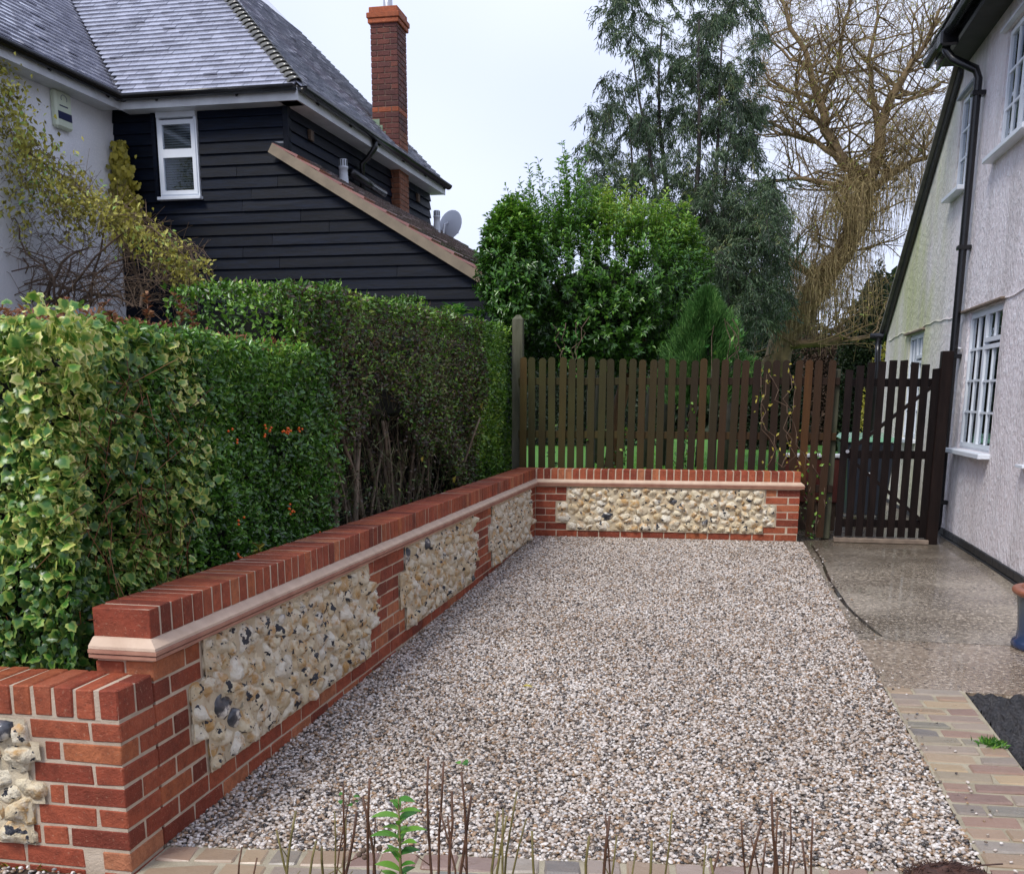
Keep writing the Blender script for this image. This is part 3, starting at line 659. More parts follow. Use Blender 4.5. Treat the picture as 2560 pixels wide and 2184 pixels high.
# --- low front wall
LW = 3.0; ZL = .375
wc = empty('garden_wall', (-LW, -LA-.22, 0), 0, label='lowest brick and flint wall, in front of the ivy at left', cat='wall')
e = LW
for k in (3, 4, 5, 6, 7, 8, 9, 10):
    z0 = ZT-.075*k+.005
    if k in (3, 5, 7):
        it = [(e-.3275, T_)]; addobj('brick', brick_mesh(.1025, .215, .065, .0045, M_brick), wc, (e-.05125, .1075, z0+.0325))
        row(wc, k, it)
    elif k in (4, 6):
        row(wc, k, [(e-.215, T_), (e-.28, .055)])
    elif k == 8: row(wc, k, [(e-.215, T_), (e-.3175, .0925)]+[(e-.3175-.225*(i+1), T_) for i in range(11)])
    else:
        addobj('brick', brick_mesh(.1025, .215, .065, .0045, M_brick), wc, (e-.05125, .1075, z0+.0325)); row(wc, k, [(e-.1125-.225*(i+1)-.05, T_) for i in range(11)])
n_ = int((LW-.08)/.0765)
for i in range(n_):
    me = brick_mesh(.065, .215, .1025, .0045, M_brick); addobj('coping_brick', me, wc, (e-.0765*(i+1)-.0375-.006, .1075+random.uniform(-.003, .003), ZL+.056+random.uniform(-.002, .002)), (0, 0, random.uniform(-.012, .012)))
for y in (.053, .163): addobj('coping_brick', brick_mesh(.067, .1035, .1025, .005, M_brick), wc, (e-.0345, y, ZL+.056))
MB().box(0, LW-.0035, .0035, .209, -.4, ZL).box(.001, LW-.004, .0045, .2085, ZL+.001, ZL+.1025).build('mortar_core', M_mortar, wc)
def alw(X, Z):
    k = np.floor((ZT-Z)/.075)+1; lim = np.where((k == 4) | (k == 6), e-.285, e-.3325)
    return (X < lim-.006) & (Z > -.072) & (Z < .365)
flints(wc, 1.4, e-.28, -.075, .37, alw, .092, 51)

# ------------------------------------------------------------------ LEFT HOUSE
YF = 1.5; XC = -3.24; XV = -5.46; ZE = 4.78
SD = Vector((math.sin(R(2.5)), math.cos(R(2.5)), 0))       # direction of the side walls
hl = empty('house', (XV, YF, 0), label='black weatherboarded house with wet tiled roof and tall brick chimney', cat='house')
hl_inv = Matrix.Translation((-XV, -YF, 0))
def H(o):
    if o.parent is hl: o.matrix_parent_inverse = hl_inv
    return o          # parts below are built in world coordinates
# walls (plain bodies behind the boards)
body = MB()
RK0, RK1 = Vector((-3.30, 0, 4.22)), Vector((-.60, 0, 2.60))
WX0, WX1, WZ0, WZ1 = -4.87, -4.36, 3.78, 4.70
def poly_wall(outer, holes, thick, d, name, mat, parent, origin=None):
    """outer/holes in (a, z) on a plane; a runs along d from origin; thickness goes to the far side"""
    loops = [[Vector((a, z, 0)) for a, z in outer]]+[[Vector((a, z, 0)) for a, z in h] for h in holes]
    T = tessellate_polygon(loops); pts = [p_ for l in loops for p_ in l]; o = Vector(origin); d = Vector(d); nn = Vector((-d.y, d.x, 0))*thick
    A = [o+d*p_.x+Vector((0, 0, p_.y)) for p_ in pts]; B = [q+nn for q in A]; n = len(A)
    Fc = [tuple(t_) for t_ in T]; Fb = [tuple(i+n for i in t_[::-1]) for t_ in T]; k = 0; Fs = []
    for l in loops:
        m_ = len(l); Fs += [(k+i, k+(i+1) % m_, k+(i+1) % m_+n, k+i+n) for i in range(m_)]; k += m_
    return H(MB().add(A+B, Fc+Fb+Fs).build(name, mat, parent)) if parent is hl else MB().add(A+B, Fc+Fb+Fs).build(name, mat, parent)
poly_wall([(XV, 0), (-.55, 0), (-.55, 2.55), (-3.30, 4.16), (XC, 4.9), (XV, 4.9)], [[(WX0, WZ0), (WX0, WZ1), (WX1, WZ1), (WX1, WZ0)]], .1, (1, 0, 0), 'wall', M_black, hl, (0, YF, 0))
# front weatherboards
nb = 37; bh = .1305
for i in range(nb):
    z = 1.15+i*bh-.03
    if z > ZE-.02: break
    def xr(zz): return XC-.01 if zz > 4.2 else min(-.58, -3.30+(4.16-zz)/(4.16-2.55)*2.75)
    segs_ = [(XV+.005, xr(z+.02), xr(z+bh))]
    if WZ0-.05 < z+bh*.6 < WZ1+.06: segs_ = [(XV+.005, WX0-.03, WX0-.03), (WX1+.015, xr(z+.02), xr(z+bh))]
    sp2 = []
    for (a, b, b2) in segs_:
        c_ = random.uniform(a+.4, b-.3) if b-a > 1.2 else None
        sp2 += [(a, c_-.0025, c_-.0025), (c_+.0025, b, b2)] if c_ else [(a, b, b2)]
    for (a, b, b2) in sp2:
        j1, j2 = random.uniform(-.004, .004), random.uniform(-.003, .003)
        V = [(a, YF-.034+j1, z), (b, YF-.034+j2, z), (b2, YF-.010, z+bh+.012), (a, YF-.010, z+bh+.012), (a, YF-.004, z), (b, YF-.004, z), (b2, YF-.002, z+bh+.012), (a, YF-.002, z+bh+.012)]
        H(MB().add(V, [(0, 1, 2, 3), (4, 7, 6, 5), (0, 4, 5, 1), (1, 5, 6, 2), (0, 3, 7, 4)]).build('weatherboard', M_wb, hl))
H(box('corner_board', M_wb, hl, XC-.03, XC+.035, YF-.05, YF+.05, 4.25, 4.78, .004))
H(box('corner_board', M_wb, hl, WX0-.075, WX0-.028, YF-.045, YF-.03, 3.74, 4.74, .003))
# side wall above the lean-to, with boards
so_ = Vector((XC+.0, YF, 0)); SL = 5.25
poly_wall([(0, 3.6), (SL, 3.6), (SL, 4.9), (0, 4.9)], [], .1, SD, 'wall', M_black, hl, so_+Vector((-.03, 0, 0)))
for i in range(9):
    z = 3.95+i*.13-.25
    a = so_+Vector((.045, 0, z)); b = a+SD*SL
    V = [a, b, b+Vector((-.028, 0, .14)), a+Vector((-.028, 0, .14)), a+Vector((-.035, 0, 0)), b+Vector((-.035, 0, 0))]
    H(MB().add(V, [(0, 1, 2, 3), (0, 4, 5, 1)]).build('weatherboard', M_wb, hl))
for tt in (.55, 4.55): q = so_+SD*tt; H(box('wall_vent', M_bark, hl, q.x+.03, q.x+.075, q.y-.05, q.y+.05, 4.48, 4.60, .004))
# white wing wall (towards the camera)
poly_wall([(0, 0), (7, 0), (7, 4.95), (0, 4.95)], [], -.15, -SD, 'wall', M_whitewall, hl, (XV, YF, 0))
# soffits, fascias, gutters
OV = .24
def eave_run(a, b, outn, extra=0):
    a = Vector(a); b = Vector(b); o = Vector(outn)
    d = (b-a).normalized()
    H(MB().beam(a+o*OV+Vector((0, 0, .0)), b+o*OV+Vector((0, 0, .0)), .022, .12).build('fascia', M_fascia, hl))
    H(MB().add([a+Vector((0, 0, -.055)), b+Vector((0, 0, -.055)), b+o*OV+Vector((0, 0, -.055)), a+o*OV+Vector((0, 0, -.055))], [(0, 1, 2, 3)]).build('soffit', M_fascia, hl))
    g = MB(); c0 = a+o*(OV+.065)+Vector((0, 0, .085)); c1 = b+o*(OV+.065)+Vector((0, 0, .085)); n = 8; V = []
    for c in (c0, c1):
        for r_ in (.066, .058):
            V += [c+o*(r_*math.cos(math.pi+math.pi*j/n))+Vector((0, 0, r_*math.sin(math.pi+math.pi*j/n))) for j in range(n+1)]
    k = n+1
    Fc = [(j, j+1, 2*k+j+1, 2*k+j) for j in range(n)]+[(k+j, 3*k+j, 3*k+j+1, k+j+1) for j in range(n)]+[(0, 2*k, 3*k, k), (n, k+n, 3*k+n, 2*k+n)]+[tuple(range(k)), tuple(range(3*k-1, 2*k-1, -1))]
    H(g.add(V, Fc).build('gutter', M_black, hl, True))
    for s_ in np.arange(.5, (b-a).length, 1.0):
        q = a+d*s_+o*(OV+.02)+Vector((0, 0, .02)); H(MB().beam(q, q+Vector((0, 0, .045))+o*.04, .02, .05).build('gutter_bracket', M_black, hl))
ZFa = ZE+.005
XN = Vector((1, 0, 0)); E1 = Vector((XV, YF, ZFa)); E2 = Vector((XC, YF, ZFa))
eave_run(E1+Vector((OV, 0, 0)), E2+Vector((OV, 0, 0)), (0, -1, 0))
eave_run(E2+Vector((0, -OV, 0)), E2+SD*(SL+.12), (1, 0, 0))
eave_run(E1-SD*6, E1+Vector((0, -OV, 0)), (1, 0, 0))
# tiles
GA, TW = .102, .165
def tile_plane(par, origin, du, dv, nv, u0f, u1f, v0, v1, mat, keep, name='roof_tile', gauge=GA, tw=TW, th=.017, tilt=.019, stuffmat=None):
    """origin on the eave; du along it, dv up the slope, nv outward normal"""
    du, dv, nv = Vector(du).normalized(), Vector(dv).normalized(), Vector(nv).normalized(); items = []
    r_ = 0; v = v0
    while v < v1:
        u0, u1 = u0f(v), u1f(v)
        if u1-u0 > .03:
            k = math.floor(u0/tw)-1
            while k*tw+(r_ % 2)*tw/2 < u1:
                a = k*tw+(r_ % 2)*tw/2; b = a+tw-.004; a = max(a, u0); b = min(b, u1); k += 1
                if b-a < .02: continue
                c = Vector(origin)+du*(a+b)/2+dv*v; items.append(((c-Vector(CAM)).length, a, b, v, c))
        v += gauge; r_ += 1
    items.sort(key=lambda i: i[0]); M3 = Matrix((du, dv, nv)).transposed()
    mb = MB()
    for i, (dd, a, b, v, c) in enumerate(items):
        t0 = tilt+random.uniform(-.003, .005)+(.008 if random.random() < .03 else 0); w = b-a
        V = [(-w/2, 0, t0-.0), (w/2, 0, t0+random.uniform(-.002, .002)), (w/2, gauge+.025, .001), (-w/2, gauge+.025, .001), (-w/2, 0, t0-th), (w/2, 0, t0-th), (w/2, gauge+.025, -.012), (-w/2, gauge+.025, -.012)]
        V = [c+M3@Vector(q) for q in V]; Fc = [(0, 1, 2, 3), (0, 4, 5, 1), (0, 3, 7, 4), (1, 5, 6, 2)]
        if i < keep: cc = V[0].copy(); H(MB().add([q-cc for q in V], Fc).build(name, mat, par, loc=cc)) if par is not hl else H(MB().add([q-cc for q in V], Fc).build(name, mat, par, loc=cc))
        else: mb.add(V, Fc)
    if mb.V: H(mb.build(name, mat, par, kind='stuff'))
TP = 1.0; cs = math.cos(math.atan(TP)); sn = math.sin(math.atan(TP)); ZR = ZE+.11; O2 = OV+.03
rf = H(MB().add([(XV, YF-O2, ZR-.03), (XC+O2, YF-O2, ZR-.03), (XC+O2-3.0, YF-O2+3., ZR-.03+3.*TP), (XV-3, YF-O2+3, ZR-.03+3*TP)], [(0, 1, 2, 3)])
       .add([(XC+O2, YF-O2, ZR-.03), tuple(Vector((XC+O2, YF-O2, ZR-.03))+SD*(SL+.4)), tuple(Vector((XC+O2, YF-O2, ZR-.03))+SD*(SL+.05)+Vector((-3, 0, 3*TP))), (XC+O2-3.0, YF-O2+3., ZR-.03+3.*TP)], [(0, 1, 2, 3)])
       .add([(XV+O2, YF-O2+.3, ZR-.03), (XV-3, YF-O2+3, ZR-.03+3*TP), (XV-3.2, YF-6, ZR-.03+3*TP), (XV+O2-.25, YF-6, ZR-.03)], [(0, 1, 2, 3)]).build('roof', M_tile_b, hl))
# front slope: from valley on the left to the hip on the right
tile_plane(rf, (0, YF-O2, ZR), (1, 0, 0), (0, cs, sn), (0, -sn, cs), lambda v: XV+O2-v*cs, lambda v: XC+O2-.06-v*cs, -.03, 3.3, M_tile, 190)
# east slope right of the hip
so2 = Vector((XC+O2, YF-O2, ZR)); 
tile_plane(rf, so2, SD, (-cs, 0, sn), (sn, 0, cs), lambda v: .06+v*cs, lambda v: SL+.42-.12*v, -.03, 3.3, M_tile, 60, name='roof_tile')
# wing slope left of the valley
tile_plane(rf, (XV+O2, YF-O2, ZR), -SD, (-cs, 0, sn), (sn, 0, cs), lambda v: -v*cs+.02, lambda v: 5.5, -.03, 3.4, M_tile, 50, name='roof_tile')
# bonnet hip tiles
hd = Vector((-1, 1, TP)).normalized()
for i in range(34):
    c = Vector((XC+O2, YF-O2, ZR+.0))+hd*(.118*i+.0); n = 7; V = []
    la = (Vector((-1, 0, 0))*.62+Vector((0, 0, -.0))); sl_ = Vector((-1., 0, 0)); sr_ = SD.copy(); upv = Vector((.30, -.30, .9)).normalized()
    for q, (rr_, lift) in enumerate(((.135, .052), (.095, .020))):
        cc = c+hd*(.15*q)
        for j in range(n+1):
            w = 2*j/n-1; sd_ = (sl_ if w < 0 else sr_)*abs(w)*rr_; V.append(cc+sd_+upv*(lift*(1-w*w)**.5*1.15+.012))
    k = n+1; V += [v-upv*.014 for v in V[:k]]; Fc = [(j, j+1, k+j+1, k+j) for j in range(n)]+[(j, 2*k+j, 2*k+j+1, j+1) for j in range(n)]
    H(MB().add(V, Fc).build('hip_tile', M_hip, rf, True))
# lean-to roof
LT = math.atan2(1.53, 2.57); lc, ls = math.cos(LT), math.sin(LT)
LO = Vector((-.42, YF-.12, 2.56)); LVm = Vector((-lc, 0, ls)); LN = Vector((ls, 0, lc)); LLen = 3.42
lr = H(MB().add([LO-LN*.02, LO-LN*.02+LVm*LLen, LO-LN*.02+LVm*LLen+SD*6.2, LO-LN*.02+SD*6.2], [(0, 3, 2, 1)]).build('lean_to_roof', M_pan, hl))
tile_plane(lr, LO, SD, LVm, LN, lambda v: .0, lambda v: .34, 0, LLen-.3, M_tileR, 30, gauge=.31, tw=.34, th=.03, tilt=.03, name='roof_tile')
tile_plane(lr, LO, SD, LVm, LN, lambda v: .34, lambda v: 6.2, 0, LLen-.3, M_pan, 120, gauge=.31, tw=.17, th=.03, tilt=.035, name='roof_tile')
a = LO+LVm*(LLen+.02)-LN*.06; b = LO-LN*.06
H(MB().beam(a+Vector((0, .01, 0)), b+Vector((0, .01, 0)), .03, .11).build('verge_board', simple('cream verge board', (.24, .19, .13), .7, .2, 6, .2), hl))
H(MB().beam(LO+LVm*LLen+Vector((.03, .1, .035)), LO+LVm*LLen+Vector((.03, .1, .035))+SD*5.3, .14, .02).build('lead_flashing', M_lead, hl))
# window
def window(par, Mx, w, h, lights, frame=.045, dep=.06, name='window', mat=None, curtain=True, hfun=None, fy=.0, inner='curtain'):
    mat = mat or M_white; HF = hfun or (lambda o: o)
    f = HF(addobj(name, MB_frame(w, h, frame, dep, Mx, fy), par)); f.data.materials.append(mat)
    for (x0, x1, z0, z1, nc, nr, sash) in lights:
        mb = MB(); y0, y1 = fy-.012, fy+.035
        mb.box(x0, x0+sash, y0, y1, z0, z1, Mx).box(x1-sash, x1, y0, y1, z0, z1, Mx).box(x0+sash, x1-sash, y0, y1, z0, z0+sash, Mx).box(x0+sash, x1-sash, y0, y1, z1-sash, z1, Mx)
        HF(mb.build('sash', mat, f))
        gx0, gx1, gz0, gz1 = x0+sash, x1-sash, z0+sash, z1-sash; pw, ph = (gx1-gx0)/nc, (gz1-gz0)/nr; bw = .022
        for i in range(1, nc): HF(MB().box(gx0+pw*i-bw/2, gx0+pw*i+bw/2, fy-.006, fy+.03, gz0, gz1, Mx).build('glazing_bar', mat, f))
        for j in range(1, nr): HF(MB().box(gx0, gx1, fy-.004, fy+.028, gz0+ph*j-bw/2, gz0+ph*j+bw/2, Mx).build('glazing_bar', mat, f))
        for i in range(nc):
            for j in range(nr): HF(MB().box(gx0+pw*i+.004, gx0+pw*(i+1)-.004, fy+.010, fy+.015, gz0+ph*j+.004, gz0+ph*(j+1)-.004, Mx).build('pane', M_glass, f))
    rm = MB().box(-.03, w+.03, fy+.05, fy+.6, -.03, h+.03, Mx); rm.F = [q for q in rm.F if q != (0, 1, 5, 4)]
    HF(rm.build('room', M_room, f))
    if inner == 'curtain':
        for a_, b_ in ((0, w*.26), (w*.74, w*1.0)):
            V = []; n = 22
            for i in range(n+1):
                x = a_+(b_-a_)*i/n; y = fy+.12+.03*math.sin(i*1.9)
                V += [Mx@Vector((x, y, .02)), Mx@Vector((x, y, h-.02))]
            HF(MB().add(V, [(2*i, 2*i+2, 2*i+3, 2*i+1) for i in range(n)]).build('curtain', M_curtain, f, True))
    if inner == 'blind':
        for i in range(int(h/.028)):
            z = .03+i*.028
            HF(MB().box(.04, w-.04, fy+.09, fy+.108, z, z+.016, Mx).build('blind_slat', M_blind, f))
    return f
def MB_frame(w, h, fr, dep, Mx, fy):
    mb = MB(); y0, y1 = fy, fy+dep
    mb.box(0, fr, y0, y1, 0, h, Mx).box(w-fr, w, y0, y1, 0, h, Mx).box(fr, w-fr, y0, y1, 0, fr, Mx).box(fr, w-fr, y0, y1, h-fr, h, Mx)
    return mesh('window', mb.V, mb.F)
Mw = Matrix.Translation((WX0, YF-.045, WZ0)); ww, wh = WX1-WX0, WZ1-WZ0
wl = window(hl, Mw, ww, wh, [(.02, ww-.02, .03, wh*.53, 1, 1, .045), (.02, ww-.02, wh*.53, wh-.06, 1, 1, .05)], .035, .07, hfun=H, inner='blind')
H(box('window_sill', M_white, wl, WX0-.02, WX1+.03, YF-.11, YF-.02, WZ0-.035, WZ0, .004)); H(box('window_head', M_white, wl, WX0-.0, WX1, YF-.06, YF-.0, WZ1-.03, WZ1+.03, .004))
# alarm box on the white wall
q = at(110, 226, x=XV-.1); M_cream = simple('cream plastic', (.60, .66, .52), .35, .05, 5, 0); M_navy = simple('navy blue print', (.012, .018, .07), .4, .1, 5, 0)
Ma = Matrix.Translation((XV-.055+.0, q.y, q.z))@Matrix.Rotation(-R(2.5), 4, 'Z')
ab = H(MB().box(0, .085, -.14, .14, -.19, .20, Ma).build('alarm_box', M_cream, hl, bev=.022))
H(MB().box(.084, .089, -.115, .115, -.10, -.02, Ma).build('printed_band', M_navy, ab)); H(MB().box(.084, .088, -.08, .06, .035, .048, Ma).build('printed_line', M_navy, ab))
H(MB().tube([Ma@Vector((.088, .05*math.cos(a_), .12+.05*math.sin(a_)*.8)) for a_ in np.linspace(R(-30), R(210), 12)], .004, 5).build('printed_emblem', M_lead, ab))
# soil pipes and vents
dp = so_+SD*2.05+Vector((OV+.06, 0, ZFa+.04))
H(MB().tube([dp, dp-Vector((0, 0, .10)), dp+Vector((-.10, 0, -.22)), dp+Vector((-.19, 0, -.30)), dp+Vector((-.19, 0, -.75))], .038, 10).build('downpipe', M_black, hl, True))
dq = so_+SD*1.6+Vector((.13, 0, 4.33)); H(MB().tube([dq, dq+SD*1.15+Vector((.02, 0, -.05))], .055, 12).build('pipe', M_black, hl, True))
def vent(c, r_, h):
    c = Vector(c); H(MB().lathe([(r_*1.15, -.1), (r_*1.1, .02), (r_, .06), (r_, h*.55), (r_*1.12, h*.56), (r_*1.12, h*.66), (r_*.95, h*.67), (r_*.9, h), (0, h)], 14, c).build('roof_vent', simple('pale grey vent', (.50, .52, .55), .4, .05, 5, 0), hl, True))
    mb = MB()
    for j in range(10): th = j*math.pi/5; mb.box(-.004, .004, r_*.93, r_*1.0+.002, h*.67, h*.97, Matrix.Translation(c)@Matrix.Rotation(th, 4, 'Z'))
    H(mb.build('vent_grille', M_black, hl))
v1 = at(695, 350, y=YF+1.1); vent((v1.x, v1.y, v1.z-.09), .055, .25); v2 = at(884, 452, y=YF+4.4); vent((v2.x, v2.y, v2.z-.05), .05, .24)
# satellite dish
dc = at(908, 452, y=YF+5.4)
bm = MB(); V = [(0, 0, 0)]+[(.23*s_*math.cos(a_), -.05*s_*s_+.0, .23*s_*math.sin(a_)*1.05) for s_ in (.5, 1) for a_ in (2*math.pi*j/20 for j in range(20))]
Fc = [(0, 1+j, 1+(j+1) % 20) for j in range(20)]+[(1+j, 21+j, 21+(j+1) % 20, 1+(j+1) % 20) for j in range(20)]
Md = Matrix.Translation(dc)@Matrix.Rotation(R(160), 4, 'Z')@Matrix.Rotation(R(12), 4, 'X')
ds = H(MB().add([Md@Vector(v) for v in V], Fc).build('satellite_dish', simple('pale dish', (.55, .58, .64), .4, .05, 4, 0), hl, True))
H(MB().tube([Md@Vector((0, .02, 0)), Md@Vector((0, .12, -.06)), Md@Vector((0, .12, -.45))], .018, 8).build('dish_bracket', M_metal, ds)); H(MB().tube([Md@Vector((0, -.02, -.22)), Md@Vector((0, -.3, -.05))], .01, 6).build('dish_arm', M_metal, ds))
# chimney
cy0 = 4.9; CXR = -2.93; CW_, CD = .40, .46
CXL = CXR-CW_; zb = 3.35
ch = H(MB().box(CXL+.006, CXR-.006, cy0+.006, cy0+CD-.006, zb, 6.80).build('chimney', M_cmortar, hl))
k = 0; z = zb
while z < 6.66:
    mt_ = M_brick2 if z > 4.8 else M_brick4
    band = abs(z-5.50) < .04
    fb = [(CXL, .09), (CXL+.10, .19), (CXL+.30, .10)] if k % 2 else [(CXL, .195), (CXL+.205, .195)]
    for (x, w) in fb:
        if z < 4.6 and x+w < CXR-.25: continue
        H(addobj('brick', brick_mesh(w, .03, .065, .005, M_brick3 if band else mt_), ch, (x+w/2, cy0+.012, z+.0325)))
    y = cy0+.03; first = True; rem = [.205, .205] if k % 2 else [.095, .21, .095]
    for w in rem:
        H(addobj('brick', brick_mesh(w, .03, .065, .005, M_brick3 if band else (M_brick4 if z < 5.3 else mt_)), ch, (CXR-.012, y+w/2, z+.0325), (0, 0, math.pi/2))); y += w+.01
    k += 1; z += .075
for (ex, z0, z1) in ((.03, 6.70, 6.765), (.045, 6.765, 6.84), (.015, 6.84, 6.92)):
    H(MB().box(CXL-ex, CXR+ex, cy0-ex, cy0+CD+ex, z0+.002, z1).build('chimney_course', M_brick3, ch, bev=.008))
H(MB().lathe([(.07, 0), (.06, .5), (.05, .5), (.05, 0)], 14, (CXR-.2, cy0+.23, 6.90)).build('chimney_pot', M_metal, ch, True))
for i in range(7):
    z0 = 4.80+i*.085; x1 = CXR-.05-.045*i
    H(MB().box(x1-.09, x1+.03, cy0-.009, cy0-.005, z0, z0+.12).build('stepped_flashing', simple('mossy lead', (.16, .22, .14), .5, .3, 12, .2, 30), ch))
H(MB().box(CXR-.22, CXR+.012, cy0-.03, cy0+CD, zb+.62, zb+.76).build('lead_apron', M_lead, ch))
# brick plinth at the lower right of the lean-to


# ------------------------------------------------------------------ RIGHT HOUSE
XH = 4.27
hr = empty('house', (XH, 0, 0), label='pinkish white rendered cottage with small paned windows and black downpipe', cat='house')
hr_inv = Matrix.Translation((-XH, 0, 0))
def HR(o):
    if o.parent is hr: o.matrix_parent_inverse = hr_inv
    return o
W1 = (-.56, .74, .94, 2.27); W2 = (-.95, .23, 3.63, 4.68); W3 = (1.41, 2.05, 3.60, 4.58); W4 = (3.10, 4.10, .94, 2.25)
def hole(w): return [(w[0], w[2]), (w[0], w[3]), (w[1], w[3]), (w[1], w[2])]
YR = 2.05
wallR = poly_wall([(-9, .05), (6.05, .05), (6.05, 2.47), (YR, 4.93), (YR, 5.05), (-9, 5.05)], [hole(w) for w in (W1, W2, W3, W4)], -.3, (0, 1, 0), 'wall', M_render, hr, (XH, 0, 0)); HR(wallR)
HR(box('wall', M_render, hr, XH+.3, XH+6, 5.9, 6.05, 0, 2.45))
def crack(pts, w=.01):
    HR(MB().tube([(XH-.002, y, z) for y, z in pts], w, 5).build('render_ledge', M_render, hr))
crack([(y, 2.30+.012*math.sin(y*3)+.008*math.sin(y*9)) for y in np.arange(-3.2, -.5, .12)]); crack([(y, 2.30+.015*math.sin(y*3)+.008*math.sin(y*11)) for y in np.arange(.75, 5.9, .12)])
for w, n_ in ((W1, .035), (W4, .02)): HR(MB().box(XH-.045, XH+.02, w[0]-.06, w[1]+.22, w[3]+.01, w[3]+.035).build('drip_ledge', M_lip, hr, bev=.006))
HR(MB().box(XH-.05, XH+.02, W2[0], W2[1]+.1, W2[3]+.005, W2[3]+.03).build('drip_ledge', M_fascia, hr)); HR(MB().box(XH-.04, XH+.02, W3[0]-.05, W3[1]+.08, W3[3]+.005, W3[3]+.03).build('drip_ledge', M_lead, hr))
def rwin(w, lights, sill=.06):
    Mx = Matrix.Translation((XH+.03, w[1], w[2]))@Matrix.Rotation(-math.pi/2, 4, 'Z'); wd, ht = w[1]-w[0], w[3]-w[2]
    f = window(hr, Mx, wd, ht, [(a*wd, b*wd, c*ht, d*ht, nc, nr, .04) for a, b, c, d, nc, nr in lights], .03, .07, hfun=HR)
    HR(MB().box(-.12, wd+.04, -.13, .02, -.05, -.002, Mx).build('window_sill', M_white, f, bev=.006))
rwin(W1, [(.02, .5, .02, .98, 2, 4), (.5, .98, .02, .74, 2, 3), (.5, .98, .76, .98, 2, 1)])
rwin(W2, [(.02, .5, .02, .98, 2, 3), (.5, .98, .02, .98, 2, 3)])
rwin(W3, [(.03, .97, .02, .98, 2, 3)])
rwin(W4, [(.02, .5, .02, .98, 2, 4), (.5, .98, .02, .74, 2, 3), (.5, .98, .76, .98, 2, 1)])
# black plinth of painted bricks
for j in range(2):
    y = -8.+.11*j
    while y < 1.2:
        if abs(y) < 6: HR(addobj('plinth_brick', brick_mesh(.215, .03, .07, .006, M_black_brick, .003), hr, (XH-.006-.004*j, y, .045-.075*j+min(0, .02*y)*.5), (0, 0, math.pi/2)))
        y += .225
HR(box('plinth', M_black_brick, hr, XH+.002, XH+.3, -9, 6, -.4, .055))
# eaves, roof edge, gutter, downpipe
GXs, GZs = XH-.30, 4.90
HR(MB().box(XH-.28, XH+.0, -9, YR-.05, 4.90, 4.94).build('soffit', simple('dark soffit', (.035, .033, .032), .7, .3, 6, .2), hr))
HR(MB().box(XH-.30, XH-.27, -9, YR-.05, 4.86, 5.02).build('fascia', M_black, hr))
rr = HR(MB().add([(XH-.40, -9, 4.99), (XH-.40, YR+.02, 4.99), (XH+4, YR+.02, 8.4), (XH+4, -9, 8.4), (XH-.40, -9, 4.95), (XH-.40, YR+.02, 4.95), (XH+4, YR+.02, 8.3), (XH+4, -9, 8.3)], [(0, 3, 2, 1), (4, 5, 6, 7), (0, 1, 5, 4), (1, 2, 6, 5)]).build('roof', M_tile_b, hr))
a45 = math.atan2(3.41, 4.4)
for r_ in range(6):
    for i in range(34):
        y = YR+.02-.17*(i+.5)-(.085 if r_ % 2 else 0); c = Vector((XH-.43+.1*r_*math.cos(a45), y, 4.995+.1*r_*math.sin(a45)))
        HR(addobj('roof_tile', brick_mesh(.16, .14, .014, .003, M_tileR if (i+r_) % 7 == 0 else M_tile_b, .002), rr, c+Vector((.05, 0, .04)), (-(a45-.1), 0, math.pi/2)) if False else addobj('roof_tile', brick_mesh(.14, .16, .014, .003, M_tile_b, .002), rr, c+Vector((.05, 0, .045)), (0, -(a45-.1), 0)))
g = MB(); V = []; n = 8
for y in (-9, YR-.02):
    for r_ in (.058, .052): V += [(GXs-.075+r_*math.cos(math.pi+math.pi*j/n), y, 4.955+r_*math.sin(math.pi+math.pi*j/n)) for j in range(n+1)]
k = n+1; Fc = [(j, j+1, 2*k+j+1, 2*k+j) for j in range(n)]+[(k+j, 3*k+j, 3*k+j+1, k+j+1) for j in range(n)]+[tuple(range(2*k, 3*k))]
HR(g.add(V, Fc).build('gutter', M_black, hr, True))
pz = 4.93; py_ = .95; PXp = XH-.075
pts = [(GXs-.075, py_+.12, pz), (GXs-.075, py_+.12, pz-.14), (GXs-.02, py_+.05, pz-.24), (PXp-.03, py_, pz-.36), (PXp, py_, pz-.44)]
HR(MB().tube(pts+[(PXp, py_, .14), (PXp-.005, py_-.0, .10), (PXp-.05, py_-.03, .035)], .040, 12).build('downpipe', M_black, hr, True))
HR(MB().box(GXs-.15, GXs+.02, py_+.02, py_+.24, pz-.12, pz+.03).build('gutter_outlet', M_black, hr, bev=.02))
for z in (4.35, 2.92, 1.86, .36): HR(MB().box(PXp-.055, XH, py_-.052, py_+.052, z-.022, z+.022).build('pipe_bracket', M_black, hr, bev=.006))
